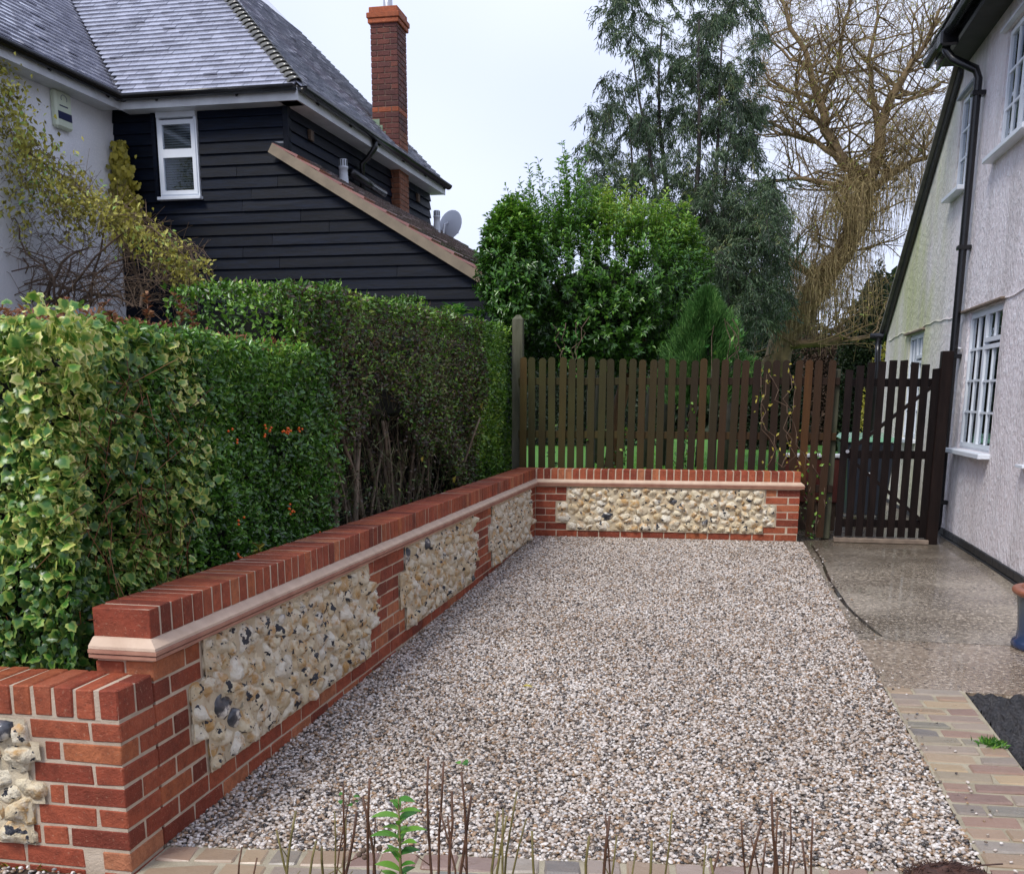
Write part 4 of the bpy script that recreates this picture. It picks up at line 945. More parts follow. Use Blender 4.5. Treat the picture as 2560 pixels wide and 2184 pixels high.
# bargeboard down the lean-to rake, tile edge and far gutter with pipe
ra, rb = Vector((XH-.03, YR+.05, 4.90)), Vector((XH-.03, 6.25, 2.32))
HR(MB().beam(ra, rb, .03, .16).build('bargeboard', M_black, hr)); 
up_ = Vector((0, 0, .10)); HR(MB().beam(ra+up_+Vector((.15, 0, 0)), rb+up_+Vector((.15, 0, 0)), .42, .03).build('verge', simple('pale verge', (.22, .21, .18), .7, .3, 8, .2), hr))
HR(MB().add([(XH, YR+.05, 5.0), (XH, 6.25, 2.42), (XH+5, 6.25, 2.42), (XH+5, YR+.05, 5.0)], [(0, 1, 2, 3)]).build('roof', M_tile_b, hr))
HR(MB().tube([(XH-.22, 6.2, 2.36), (XH+.6, 6.2, 2.36)], .06, 10).build('gutter', M_black, hr, True))
HR(MB().tube([(XH-.10, 6.18, 2.33), (XH-.10, 6.12, 2.12), (XH-.10, 6.1, 1.95), (XH-.10, 6.1, .05)], .045, 10).build('downpipe', M_black, hr, True))
# white overflow stub at the right edge of the picture
q = at(2070, 942, x=XH); HR(MB().box(XH-.06, XH+.02, q.y-.2, q.y+.01, q.z-.012, q.z+.012).build('window_sill', M_white, hr, bev=.003))
HR(MB().tube([(XH-.03, .85, 1.93), (XH-.03, 1.1, 1.96), (XH-.02, 1.3, 1.86)], .012, 6).build('cable', M_fascia, hr, True))

# ------------------------------------------------------------------ FENCE AND GATE
fn = empty('picket_fence', (-.2, .33, 0), AB*0+.02, label='tall brown picket fence with rounded tops behind the short wall', cat='fence')
_pk = {}
def picket_mesh(w, th, h, rounded, mat, k):
    key = (w, round(h, 3), rounded, mat.name, k)
    if key in _pk: return _pk[key]
    prof = [(-w/2, 0), (w/2, 0)]
    if rounded: prof += [(w/2*math.cos(a_), h-w*.42+w*.42*math.sin(a_)) for a_ in np.linspace(0, math.pi, 7)]
    else: prof += [(w/2, h+rounded_off(k)), (-w/2, h-rounded_off(k))]
    n = len(prof); V = [(x, -th/2, z) for x, z in prof]+[(x, th/2, z) for x, z in prof]
    Fc = [tuple(range(n)), tuple(range(2*n-1, n-1, -1))]+[(i, i+n, (i+1) % n+n, (i+1) % n) for i in range(n)]
    me = mesh('picket', V, Fc, mat=mat); _pk[key] = me; return me
def rounded_off(k): return (-.004, .0, .004)[k % 3]
pw = .073; sp = .1045; x = .0; i = 0
while x < 3.22:
    top = 1.845-.013*x
    z0 = .02 if x > 2.95 else .45
    k = i % 4; o = addobj('picket', picket_mesh(pw, .02, round(top-z0+random.choice((-.01, 0, 0, .01)), 2), True, M_picket, k), fn, (x+random.uniform(-.006, .006), random.uniform(-.003, .003), z0), (0, random.uniform(-.012, .012), 0))
    if abs(x-3.135) < .06: pass
    x += sp; i += 1
for z in (1.60, 1.05, .52): MB().box(-.05, 3.24, .012, .05, z-.038, z+.038).build('rail', M_picket, fn, bev=.004)
for x in (.72, 2.0, 3.20): MB().box(x-.045, x+.045, .052, .145, 0, 1.72).build('fence_post', M_post, fn, bev=.006)
GX0, GX1 = 3.11, 3.93
gt = empty('garden_gate', (GX0, .33, .05), .02, label='dark brown slatted gate with arched top between fence and cottage', cat='gate')
gn_ = 9; gw_ = GX1-GX0; st = gw_/(gn_-1)
for i in range(gn_):
    u = (i-4.3)/4.5; top = 1.755-.105*u*u-.01*i/8
    addobj('picket', picket_mesh(.072, .02, round(top, 2), False, M_gate, i), gt, (i*st, -.012, 0.0))
for z in (1.535, .83, .135): MB().box(-.03, gw_+.03, .0, .032, z-.04, z+.04).build('gate_rail', M_gate, gt, bev=.003)
MB().beam((gw_-.02, .016, 1.50), (.06, .016, .87), .03, .075, up=(0, 1, 0)).build('gate_brace', M_gate, gt); MB().beam((.06, .016, .79), (gw_-.02, .016, .18), .03, .075, up=(0, 1, 0)).build('gate_brace', M_gate, gt)
MB().tube([(.03, -.035, .86), (.03, -.055, .86)], .018, 10).build('gate_latch', M_metal, gt)
gp = box('gate_post', M_gate, None, 3.965, 4.075, .30, .41, -.05, 1.885, .006); tag(gp, 'thick dark gate post standing between the gate and the downpipe', 'post')
gp.data.transform(Matrix.Translation((-4.02, -.355, 0))); gp.location = (4.02, .355, 0)
MB().box(3.07, 3.99, .27, .40, -.01, .035).build('gate_threshold', M_lip, path, bev=.006)
cp = MB().box(-.055, .055, -.05, .05, 0, 2.24).add([(-.055, -.05, 2.2401), (.055, -.05, 2.2401), (.055, .05, 2.2401), (-.055, .05, 2.2401), (-.02, 0, 2.285), (.02, 0, 2.285)], [(0, 1, 5, 4), (1, 2, 5), (2, 3, 4, 5), (3, 0, 4)]).build('fence_post', M_post, None, loc=(-.27, .42, 0))
tag(cp, 'tall grey post with pointed cap between hedge end and evergreen bush', 'post')

# things behind the gate
M_bin = simple('dark green plastic', (.02, .05, .035), .4, .2, 8, .05); M_binlid = simple('pale wet bin lid', (.16, .34, .22), .15, .15, 8, 0)
bn = empty('wheelie_bin', (3.62, 2.55, 0), .1, label='dark wheelie bin with green lid standing behind the gate', cat='bin')
V = [(-.22, -.22, .06), (.22, -.22, .06), (.22, .22, .06), (-.22, .22, .06), (-.28, -.30, .92), (.28, -.30, .92), (.28, .30, .92), (-.28, .30, .92)]
MB().add(V, [(0, 3, 2, 1), (0, 1, 5, 4), (1, 2, 6, 5), (2, 3, 7, 6), (3, 0, 4, 7)]).build('bin_body', simple('navy grey plastic', (.018, .024, .035), .35, .2, 8, .05), bn, bev=.015)
MB().add([(-.30, -.33, .93), (.30, -.33, .93), (.30, .32, .97), (-.30, .32, .97), (-.27, -.28, .985), (.27, -.28, .985), (.27, .28, 1.03), (-.27, .28, 1.03)], [(0, 3, 2, 1), (0, 1, 5, 4), (1, 2, 6, 5), (2, 3, 7, 6), (3, 0, 4, 7), (4, 5, 6, 7)]).build('bin_lid', M_binlid, bn, bev=.01)
for s_ in (-1, 1): MB().tube([(s_*.24, .22, .1), (s_*.30, .22, .1)], .1, 14).build('wheel', M_black, bn)
MB().tube([(-.24, .38, .93), (.24, .38, .93)], .016, 8).build('handle', M_black, bn)
MB().box(-.1, .02, -.268, -.262, .55, .68).build('sticker', M_white, bn)
tr_ = empty('planter', (2.9, 1.35, 0), 0, label='reddish brown planter trough behind the fence beside the gate', cat='planter')
MB().box(-.33, .3, -.15, .15, .30, .80).build('trough', simple('red brown painted wood', (.10, .025, .018), .4, .3, 8, .2), tr_, bev=.015)
MB().box(-.35, .32, -.17, .17, .80, .83).build('rim', M_fascia, tr_, bev=.004); MB().box(-.3, .27, -.12, .12, .0, .30).build('stand', M_bark, tr_)

# glazed pot
PC = (3.93, -3.98); pz0 = gz(-4)+.0
pot = empty('plant_pot', (PC[0], PC[1], pz0), 0, label='blue glazed pot with a terracotta rim on the concrete by the cottage', cat='plant pot')
def pot_mat():
    mt, t, p = newmat('blue glaze'); g = t.nodes.new('ShaderNodeTexCoord'); sep = t.nodes.new('ShaderNodeSeparateXYZ'); link(t, g.outputs['Object'], sep.inputs[0])
    k = math_(t, 'ADD', math_(t, 'MULTIPLY', sep.outputs[2], 2.2), math_(t, 'MULTIPLY', noise(t, 14, 4), .25))
    link(t, ramp(t, k, [(.1, (.018, .035, .10)), (.5, (.05, .075, .12)), (.85, (.10, .12, .12))]), p.inputs['Base Color']); p.inputs['Roughness'].default_value = .15; return mt
PR = .235
MB().lathe([(0, .0), (PR*.98, .0), (PR*1.03, .02), (PR*1.0, .045), (PR*.92, .06), (PR*.90, .12), (PR*.95, .25), (PR*1.0, .325)], 40).build('pot_body', pot_mat(), pot, True)
MB().lathe([(PR*1.0, .325), (PR*1.10, .34), (PR*1.13, .355), (PR*1.10, .372), (PR*.92, .375), (PR*.86, .34), (PR*.85, .2), (0, .2)], 40).build('rim', simple('terracotta', (.30, .11, .06), .4, .15, 12, .1), pot, True)

# ------------------------------------------------------------------ HEDGES
def in_box_shell(n, x0, x1, y0, y1, z0, z1, faces, depth, r2):
    """points in the outer layer of a box; faces: dict of face->weight"""
    fs = list(faces); w = np.array([faces[f] for f in fs], float); ar = {'x+': (y1-y0)*(z1-z0), 'y-': (x1-x0)*(z1-z0), 'z+': (x1-x0)*(y1-y0), 'y+': (x1-x0)*(z1-z0)}
    w *= [ar[f] for f in fs]; pick = r2.choice(len(fs), n, p=w/w.sum())
    P = np.c_[r2.uniform(x0, x1, n), r2.uniform(y0, y1, n), r2.uniform(z0, z1, n)]; Nn = np.zeros((n, 3)); d = np.abs(r2.normal(0, depth, n))
    for i, f in enumerate(fs):
        m_ = pick == i; ax = 'xyz'.index(f[0]); sg = 1 if f[1] == '+' else -1
        P[m_, ax] = (x0, y0, z0)[ax] if sg < 0 else (x1, y1, z1)[ax]; P[m_, ax] -= sg*d[m_]; Nn[m_, ax] = sg
    return P, Nn
def wob(P, amp, sc):
    return np.array([mnoise.noise(Vector(p_*sc)) for p_ in P])*amp
def hedge_leaves(name, par, n, bx, faces, depth, L, Wd, mat, seed, zfun=None, keepf=None, wobble=.10, wsc=1.6, droop=.1, rf_=None, **kw):
    r2 = np.random.default_rng(seed); P, Nn = in_box_shell(n, *bx, faces, depth, r2)
    P = P+Nn*wob(P, wobble, wsc)[:, None]+Nn*wob(P, wobble*.5, wsc*4)[:, None]
    if zfun is not None: P[:, 2] += zfun(P)
    if keepf is not None: m_ = keepf(P, r2); P, Nn = P[m_], Nn[m_]
    n = len(P); D = unit(Nn*.5+r2.normal(0, .6, (n, 3))+[0, 0, .15]); NN = unit(Nn+r2.normal(0, .45, (n, 3))+[0, 0, .35])
    pn = wob(P, .5, 2.2); rn = np.clip(r2.beta(2, 2.2, n)+pn*.5, 0, 1) if rf_ is None else rf_(P, r2, pn)
    return leaves(name, P, D, NN, L*r2.uniform(.6, 1.25, n), Wd*r2.uniform(.7, 1.2, n), rn, mat, par, kind='stuff', **kw)
# 1. tall clipped hedge
h2 = empty('hedge', (-.8, -3, .1), 0, label='tall dark clipped hedge with brown patches and bare stems low down', cat='hedge')
H2i = Matrix.Translation((.8, 3, -.1))
def P2(o): o.matrix_parent_inverse = H2i; return o
def zf2(P): return .030*(P[:, 1]+0)*(P[:, 2] > .8)
x0, x1, y0, y1 = -1.15, -.40, -5.25, .75
def opening(P):
    y, z = P[:, 1], P[:, 2]; lim = .80+.62*np.clip(1-np.abs(y+3.7)/1.7, 0, 1)+.12*np.sin(y*5)
    return (y > -5.35) & (y < -1.6) & (z < lim)
def keepA(P, r2): return ~(opening(P) & (r2.random(len(P)) < .975)) & ~((P[:, 1] > -4.55) & (P[:, 1] < -.9) & (P[:, 2] < 1.95) & (r2.random(len(P)) < .75))
def keepB(P, r2): return ~(opening(P) & (r2.random(len(P)) < .965)) & (P[:, 1] > -5.3) & (P[:, 1] < -.7)
P2(hedge_leaves('foliage', h2, 72000, (x0, x1, y0, y1, .15, 2.16), {'x+': 1, 'z+': .4, 'y-': .6, 'y+': .8}, .045, .038, .020, M_privet, 1, zf2, keepA))
P2(hedge_leaves('brown_foliage', h2, 44000, (x0, x1, y0, y1, .15, 2.16), {'x+': 1, 'z+': .12}, .05, .036, .018, M_privbrown, 2, zf2, keepB))
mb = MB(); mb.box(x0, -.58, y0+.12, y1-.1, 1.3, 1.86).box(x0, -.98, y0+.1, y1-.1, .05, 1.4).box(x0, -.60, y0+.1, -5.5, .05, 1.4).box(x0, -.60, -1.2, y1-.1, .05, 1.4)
P2(mb.build('hedge_core', M_core, h2, kind='stuff'))  # dark boxes added behind the leaves to block light through the hedge
M_hstem = simple('grey brown hedge stem', (.20, .155, .105), .8, .4, 12, .4, 40)
for i in range(64):
    y = random.uniform(-4.9, -1.3); x = random.uniform(-.80, -.56); pts = [Vector((x, y, .05))]; d = Vector((random.uniform(-.1, .1), random.uniform(-.4, .4), 1)); r_ = random.choice([.005, .007, .010, .016, .026])
    for s_ in range(8): pts.append(pts[-1]+d*.15); d += Vector((random.uniform(-.12, .10), random.uniform(-.22, .22), 0))
    P2(MB().tube(pts, [r_*(1-.06*j) for j in range(9)], 6).build('stem', M_hstem, h2, True))
n = 3600; A = np.c_[rng.uniform(-.85, -.42, n), rng.uniform(-5.5, -1.2, n), rng.uniform(.15, 1.45, n)]
P2(twigs('twig', A, A+rng.normal(0, 1, (n, 3))*[.06, .12, .12], .002, M_privbrown, h2, kind='stuff'))
# 2. cotoneaster part
h1 = empty('hedge', (-.7, -5.8, .1), 0, label='dark glossy small-leaved hedge with orange berries, between ivy and tall hedge', cat='hedge')
H1i = Matrix.Translation((.7, 5.8, -.1))
def P1(o): o.matrix_parent_inverse = H1i; return o
def rcot(P, r2, pn): return np.clip(r2.beta(2, 3, len(P))+pn*.4+np.clip((P[:, 2]-1.45)*1.1, 0, .4), 0, 1)
def k1(P, r2): return ~((P[:, 1] > -5.2) & (r2.random(len(P)) < (P[:, 1]+5.2)/.5))
P1(hedge_leaves('foliage', h1, 42000, (-2.4, -.33, -6.9, -4.7, .2, 1.68), {'x+': 1, 'z+': .35}, .05, .034, .019, M_coton, 4, None, k1, rf_=rcot))
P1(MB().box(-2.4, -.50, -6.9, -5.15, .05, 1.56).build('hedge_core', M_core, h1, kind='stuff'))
sc = MB()
for i in range(16):
    y = random.choice([-5.95, -5.5, -5.3, -6.3, -5.72]); z = random.choice([.55, .85, 1.25, .68, .62])+random.gauss(0, .01); c = Vector((-.27, y+random.gauss(0, .02), z))
    for j in range(4):
        cc = c+Vector((random.gauss(0, .01), random.gauss(0, .014), random.gauss(0, .012))); bm = bmesh.new(); bmesh.ops.create_icosphere(bm, subdivisions=1, radius=.0065)
        sc.add([v.co+cc for v in bm.verts], [tuple(v.index for v in f.verts) for f in bm.faces]); bm.free()
P1(sc.build('berry', M_berry, h1, True, kind='stuff'))
P1(hedge_leaves('russet_top_leaves', h1, 2600, (-1.4, -.36, -7.4, -5.3, 1.62, 1.70), {'z+': 1, 'x+': 1.0}, .03, .028, .013, M_brownleaf, 6))
# 3. ivy
iv = empty('ivy', (-.8, -7.2, .1), 0, label='variegated yellow green ivy covering the near end of the hedge', cat='ivy')
IVi = Matrix.Translation((.8, 7.2, -.1))
def PI_(o): o.matrix_parent_inverse = IVi; return o
LOBE = [(0, 0, 0), (-.30, -.10, 0), (-.52, .10, .3), (-.42, .34, .6), (-.45, .58, 1), (-.24, .68, .6), (0, .98, 1), (.24, .68, .6), (.45, .58, 1), (.42, .34, .6), (.52, .10, 1), (.30, -.10, .6)]
def ivy_leaf_arrays(P, D, Nn, Sz, rn):
    n = len(P); D = unit(D); Sd = unit(np.cross(D, Nn)); Nn = np.cross(Sd, D); lob = np.array([(a_, b_) for a_, b_, c_ in LOBE]+[(0, .30)]); ed = np.array([1.]*12+[0.]); ed[0] = .3
    cv = (np.abs(lob[:, 0])*.22+.0)[None, :, None]
    V = P[:, None]+(Sd[:, None]*lob[None, :, 0:1]+D[:, None]*lob[None, :, 1:2])*Sz[:, None, None]-Nn[:, None]*cv*Sz[:, None, None]*.9-Nn[:, None]*((lob[:, 1]**2)*.14)[None, :, None]*Sz[:, None, None]
    V[:, 12] += Nn*Sz[:, None]*.06
    b = np.arange(n)[:, None]*13; T = np.concatenate([b+[12, i, (i+1) % 12] for i in range(12)], 1).reshape(-1, 3)
    return V.reshape(-1, 3), T, np.repeat(rn, 12), np.tile(ed, n)
r2 = np.random.default_rng(8); N = 21000
P, Nn = in_box_shell(N, -1.7, -.30, -7.52, -6.35, .25, 1.66, {'x+': 1.6, 'y-': 1.6, 'z+': .45}, .06, r2)
lim = -6.52+.45*wob(P, 1, 1.7)+.10*r2.normal(0, 1, N)
m_ = (P[:, 1] < lim) | (Nn[:, 1] < -.5); P, Nn = P[m_], Nn[m_]; P = P+Nn*(wob(P, .09, 1.8)+wob(P, .05, 5))[:, None]
P[:, 0] = np.where(P[:, 0] > -.22, -.22-np.abs(P[:, 0]+.22)*.3, P[:, 0]); n = len(P)
ex = 700; th_ = r2.uniform(0, math.pi/2, ex); cn = np.c_[np.cos(th_), -np.sin(th_), np.zeros(ex)]; P = np.r_[P, np.c_[-.47+cn[:, 0]*.16, -7.36+cn[:, 1]*.17, r2.uniform(.25, 1.66, ex)]]; Nn = np.r_[Nn, cn]; n = len(P)
D = unit(np.array([[0, 0, -.6]])+r2.normal(0, .7, (n, 3))+Nn*.25); NN = unit(Nn*1.0+r2.normal(0, .62, (n, 3))+[0, 0, .4])
rn = np.clip(r2.beta(1.1, 1.5, n)*.9+(P[:, 2]-1.05)*.35+wob(P, .5, 2.4), 0, 1); Sz = .013+.037*r2.random(n)**1.3
key = np.linalg.norm(P-CAM, axis=1)+np.where((P[:, 0] < -.75), 3, 0)+r2.random(n)*.8; od = np.argsort(key); big = od[:290]; rest = od[290:]
V, T, fr, ed = ivy_leaf_arrays(P[rest], D[rest], NN[rest], Sz[rest], rn[rest])
PI_(addobj('ivy_leaf', arr_mesh('ivy_leaf', V, T, M_ivy, {'rnd': ('FACE', fr), 'edge': ('POINT', ed)}, True), iv, kind='stuff'))
for i in big:
    V, T, fr, ed = ivy_leaf_arrays(np.zeros((1, 3)), D[i:i+1], NN[i:i+1], Sz[i:i+1]*1.1, rn[i:i+1]); me = arr_mesh('ivy_leaf', V, T, M_ivy, {'rnd': ('FACE', fr), 'edge': ('POINT', ed)}, True)
    PI_(addobj('ivy_leaf', me, iv, tuple(P[i]+Nn[i]*.012)))
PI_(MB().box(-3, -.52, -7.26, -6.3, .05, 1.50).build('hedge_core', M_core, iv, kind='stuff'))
n = 500; A = np.c_[rng.uniform(-1.4, -.30, n), rng.uniform(-7.47, -6.6, n), rng.uniform(.2, 1.5, n)]; A[:, 0] = np.where(rng.random(n) < .6, rng.uniform(-.4, -.26, n), A[:, 0])
PI_(twigs('twig', A, A+rng.normal(0, 1, (n, 3))*[.04, .08, .1], .0022, M_brownleaf, iv, kind='stuff'))
# small seedlings and twigs standing up from hedge tops
def sprig(base, h, mat, label, cat='shoot', L=.04, Wd=.016, nl=26, spread=.05, group=None, lean=(0, 0), stem=M_stem):
    t_ = empty('shoot', tuple(base), 0, label=label, cat=cat, group=group); pts = [Vector((0, 0, 0))]
    for j in range(6): pts.append(pts[-1]+Vector((random.gauss(lean[0], .012), random.gauss(lean[1], .012), h/6)))
    MB().tube(pts, [.004*(1-.1*j) for j in range(7)], 5).build('stem', stem, t_)
    k = np.sort(rng.uniform(.12, 1, nl)); P = np.array([pts[min(5, int(a_*6))].lerp(pts[min(6, int(a_*6)+1)], a_*6 % 1) for a_ in k]); th = rng.uniform(0, 6.28, nl)
    D = np.c_[np.cos(th), np.sin(th), rng.uniform(.1, .9, nl)]; leaves('leaf', P, D, np.tile([0, 0, 1.], (nl, 1))+rng.normal(0, .2, (nl, 3)), L, Wd, rng.random(nl), mat, t_, kind='stuff')
    return t_
for i, (u, v, y, h) in enumerate(((300, 640, -6.9, .12), (385, 655, -6.3, .1), (120, 640, -7.3, .1), (225, 640, -7.1, .08), (360, 645, -6.6, .13))):
    q = at(u, v, x=-.5); sprig((q.x, q.y, q.z-.03), h, M_brownleaf, ('russet shoot on the hedge top, third from the right', 'russet shoot on the hedge top, furthest right', 'russet shoot on the hedge top, furthest left', 'shortest russet shoot, second from the left on the hedge top', 'tallest russet shoot, second from the right on the hedge top')[i], L=.028, group='russet shoots on the hedge top')
for i, (u, v, s_) in enumerate(((930, 640, 1.), (960, 648, 1.), (905, 635, .8), (985, 655, .7))):
    q = at(u, v, x=-.9); sprig((q.x, q.y, q.z-.06), .16*s_, M_fresh, ('bright green leafy shoot behind the tall hedge, second from the left', 'bright green leafy shoot behind the tall hedge, second from the right', 'bright green leafy shoot behind the tall hedge, leftmost', 'smallest bright green shoot, rightmost behind the tall hedge')[i], L=.12, Wd=.03, nl=34, group='bright green shoots behind the hedge', stem=M_stemg)
# variegated sprig and pale stem low in front of the hedge
q = at(500, 1090, x=-.28); sprig((q.x, q.y, .45), .30, M_yivy, 'cream variegated sprig by the wall below the orange berries', 'sprig', .05, .03, 22)
# ------------------------------------------------------------------ VINE ON THE WHITE WALL
vn = empty('climbing_vine', (-4.6, 0, 1), 0, label='tangled climbing vine with yellow autumn leaves before the white wall', cat='vine')
VNi = Matrix.Translation((4.6, 0, -1))
def PV(o): o.matrix_parent_inverse = VNi; return o
YV = -.4
spine = [(-30, 120), (10, 200), (60, 300), (110, 370), (170, 410), (240, 440), (300, 480), (360, 520), (395, 560)]
cent = []; 
for (a_, b_) in zip(spine[:-1], spine[1:]):
    for s_ in np.linspace(0, 1, 9)[:-1]: cent.append((a_[0]+(b_[0]-a_[0])*s_, a_[1]+(b_[1]-a_[1])*s_))
PL = []
for (u, v) in cent:
    rad = 34 if u < 60 else 40 if u < 230 else 26
    for j in range(74 if u < 230 else 46):
        q = at(u+random.gauss(0, rad*.9), v+abs(random.gauss(0, 1))*rad*.95-rad*.45+random.gauss(0, 10), y=YV+random.gauss(0, .25)+(.9 if u > 230 else 0)*0); PL.append(tuple(q))
for j in range(700):
    u = random.uniform(-10, 80); v = random.uniform(170, 420)+u*1.2; PL.append(tuple(at(u-20, v, y=YV+random.gauss(0, .3))))
P = np.array(PL); n = len(P); r2 = np.random.default_rng(12)
PV(leaves('leaf', P, r2.normal(0, .6, (n, 3))+[0, 0, -.5], r2.normal(0, .7, (n, 3))+[.2, -.8, .4], r2.uniform(.035, .08, n), r2.uniform(.02, .04, n), np.clip(r2.beta(2, 2, n)+wob(P, .4, 3), 0, 1), M_vine, vn, kind='stuff'))
for i in range(84):
    u = random.uniform(-20, 300); v = 620; pts = [at(u, v, y=YV+random.uniform(-.3, .5))]; du, dv = random.gauss(0, 22), -random.uniform(18, 34)
    k = random.randrange(6, 11); y = YV+random.uniform(-.2, .4)
    for j in range(k):
        u += du; v += dv; du += random.gauss(0, 16); dv += random.gauss(3, 8); y += random.gauss(0, .04)
        lo = 200+u*.85
        if v < lo: v = lo
        pts.append(at(max(-40, min(u, 400)), v, y=y))
    r_ = random.choice([.003, .004, .005, .006, .009, .014] if i < 80 else [.02])
    PV(MB().tube(pts, [r_*(1-.5*j/k) for j in range(len(pts))], 5).build('stem', M_twig, vn, True))
A = []
for i in range(1700):
    u = random.uniform(-10, 400); lo = 250+u*.62; v = random.uniform(lo, min(620, lo+260)); A.append(tuple(at(u, v, y=YV+random.gauss(.05, .25))))
A = np.array(A); B = A+np.random.default_rng(3).normal(0, 1, A.shape)*[.13, .08, .11]
PV(twigs('twig', A, B, .0028, simple('thin vine twig', (.15, .10, .06), .8, .5, 9, 0), vn, kind='stuff'))
# bare tendrils drooping to the right
for i in range(34):
    u, v = random.uniform(250, 370), random.uniform(480, 540); pts = []; y = YV+.2
    for j in range(8): pts.append(at(u, v, y=y)); u += random.uniform(4, 12); v += -4+j*3.2+random.gauss(0, 2)
    PV(MB().tube(pts, .003, 4).build('tendril', M_twig, vn))
# yellow ivy up the corner
yi = empty('ivy', (XV+.2, YF-.3, 2.6), 0, label='yellow ivy climbing the corner where white wall meets black boards', cat='ivy')
r2 = np.random.default_rng(15); n = 900; v_ = r2.uniform(285, 480, n); P = np.array([tuple(at(242+(b_-285)*.03+r2.normal(0, 1)*(6+(b_-285)*.085), b_, y=YF-.10-abs(r2.normal(0, .07)))) for b_ in v_])
V, T, fr, ed = ivy_leaf_arrays(P, unit(r2.normal(0, .4, (n, 3))+[0, 0, -1]), unit(r2.normal(0, .4, (n, 3))+[0, -1, .3]), r2.uniform(.04, .085, n), r2.random(n))
o = addobj('ivy_leaf', arr_mesh('ivy_leaf', V, T, M_yivy, {'rnd': ('FACE', fr)}, True), yi, kind='stuff'); o.matrix_parent_inverse = Matrix.Translation((-XV-.2, -YF+.3, -2.6))

# ------------------------------------------------------------------ TREES AND SHRUBS BEHIND THE FENCE
def grow(mb, p0, d0, length, r0, depth, r2, ends, spread=.6, up=.05, nseg=6, kids=(2, 4), shrink=.62, minr=.004, sides=6, jit=.12):
    pts = [Vector(p0)]; d = Vector(d0).normalized()
    for i in range(nseg):
        pts.append(pts[-1]+d*(length/nseg)); d = (d+Vector((r2.gauss(0, jit), r2.gauss(0, jit), r2.gauss(0, jit)+up))).normalized()
    rr_ = [max(minr, r0*(1-.45*i/nseg)) for i in range(nseg+1)]
    mb.tube(pts, rr_, max(3, sides), False); ends += [(pts[i], rr_[i]) for i in range(2, nseg+1)]
    if depth <= 0: return
    for c in range(r2.randint(*kids)):
        i = r2.randint(2, nseg); b = pts[i]; dd = (pts[i]-pts[i-1]).normalized(); ax = Vector((r2.gauss(0, 1), r2.gauss(0, 1), r2.gauss(0, .6))).normalized()
        nd_ = (dd+ax*spread).normalized(); grow(mb, b, nd_, length*shrink*r2.uniform(.75, 1.15), rr_[i]*.62, depth-1, r2, ends, spread, up, max(4, nseg-1), kids, shrink, minr, sides-1, jit)
# bush
bs = empty('bush', (.6, 2.9, 0), 0, label='large rounded glossy evergreen bush behind the fence', cat='bush')
BSi = Matrix.Translation((-.6, -2.9, 0)); rr2 = random.Random(4); r2 = np.random.default_rng(21)
def PB(o): o.matrix_parent_inverse = BSi; return o
PB(MB().tube([(.45, 2.9, 0), (.55, 2.9, 1.2), (.72, 2.85, 1.9), (.9, 2.85, 2.3)], [.10, .09, .075, .06], 10).build('trunk', simple('orange brown bark', (.17, .09, .035), .8, .3, 8, .4, 20), bs, True))
C0 = np.array([.28, 3.0, 2.72]); RA = np.array([1.40, 1.15, .92])
nsh = 2700; dv = unit(r2.normal(0, 1, (nsh, 3))); dv[:, 1] = -np.abs(dv[:, 1])*np.where(r2.random(nsh) < .75, 1, -1)
lump_ = 1+.13*np.array([mnoise.noise(Vector(q*1.8)) for q in dv]); S0 = C0+dv*RA*lump_[:, None]*r2.uniform(.72, 1.0, nsh)[:, None]
S0[:, 2] = np.maximum(S0[:, 2], 1.7+r2.random(nsh)*.2)
bx_ = 1/np.maximum(np.abs(dv).max(1), .6)**.35; S0 = C0+(S0-C0)*bx_[:, None]; S0[:, 2] = np.maximum(S0[:, 2], 1.6+r2.random(nsh)*.3)
q_ = r2.random(nsh) < .20; bc = np.array(at(1040, 545, y=1.15)); S0[q_] = bc+dv[q_]*[.30, .30, .62]*r2.uniform(.8, 1, q_.sum())[:, None]
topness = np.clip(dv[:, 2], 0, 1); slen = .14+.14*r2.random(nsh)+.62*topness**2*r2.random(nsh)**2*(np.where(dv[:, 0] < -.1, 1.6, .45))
slen[q_] = .12+.1*r2.random(q_.sum())
sdir = unit(dv*.6+np.c_[np.zeros((nsh, 2)), .45+1.2*topness]+r2.normal(0, .18, (nsh, 3)))
A = []; Bv = []; LP, LD, LN_, LR = [], [], [], []
for i in range(nsh):
    e_ = S0[i]+sdir[i]*slen[i]; A.append(S0[i]-sdir[i]*.08); Bv.append(e_); m_ = int(12+slen[i]*46); s_ = r2.random(m_); th = r2.uniform(0, 6.28, m_)
    a_ = unit(np.cross(sdir[i:i+1], [[.3, .2, .9]]))[0]; b_ = np.cross(sdir[i], a_)
    rad = a_[None]*np.cos(th)[:, None]+b_[None]*np.sin(th)[:, None]
    LP.append(S0[i]+sdir[i]*slen[i]*s_[:, None]+rad*.01); LD.append(rad*.9+sdir[i]*.55); LN_.append(np.tile(sdir[i], (m_, 1))+[0, 0, .4]-rad*.3)
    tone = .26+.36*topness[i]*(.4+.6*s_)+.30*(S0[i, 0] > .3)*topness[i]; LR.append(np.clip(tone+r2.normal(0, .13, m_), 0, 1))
LP, LD, LN_, LR = map(np.concatenate, (LP, LD, LN_, LR)); n = len(LP)
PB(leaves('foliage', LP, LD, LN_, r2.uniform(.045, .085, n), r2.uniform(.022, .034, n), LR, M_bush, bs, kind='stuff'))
PB(twigs('twig', A, Bv, .004, M_dark, bs, kind='stuff'))
bm = bmesh.new(); bmesh.ops.create_icosphere(bm, subdivisions=3, radius=1)
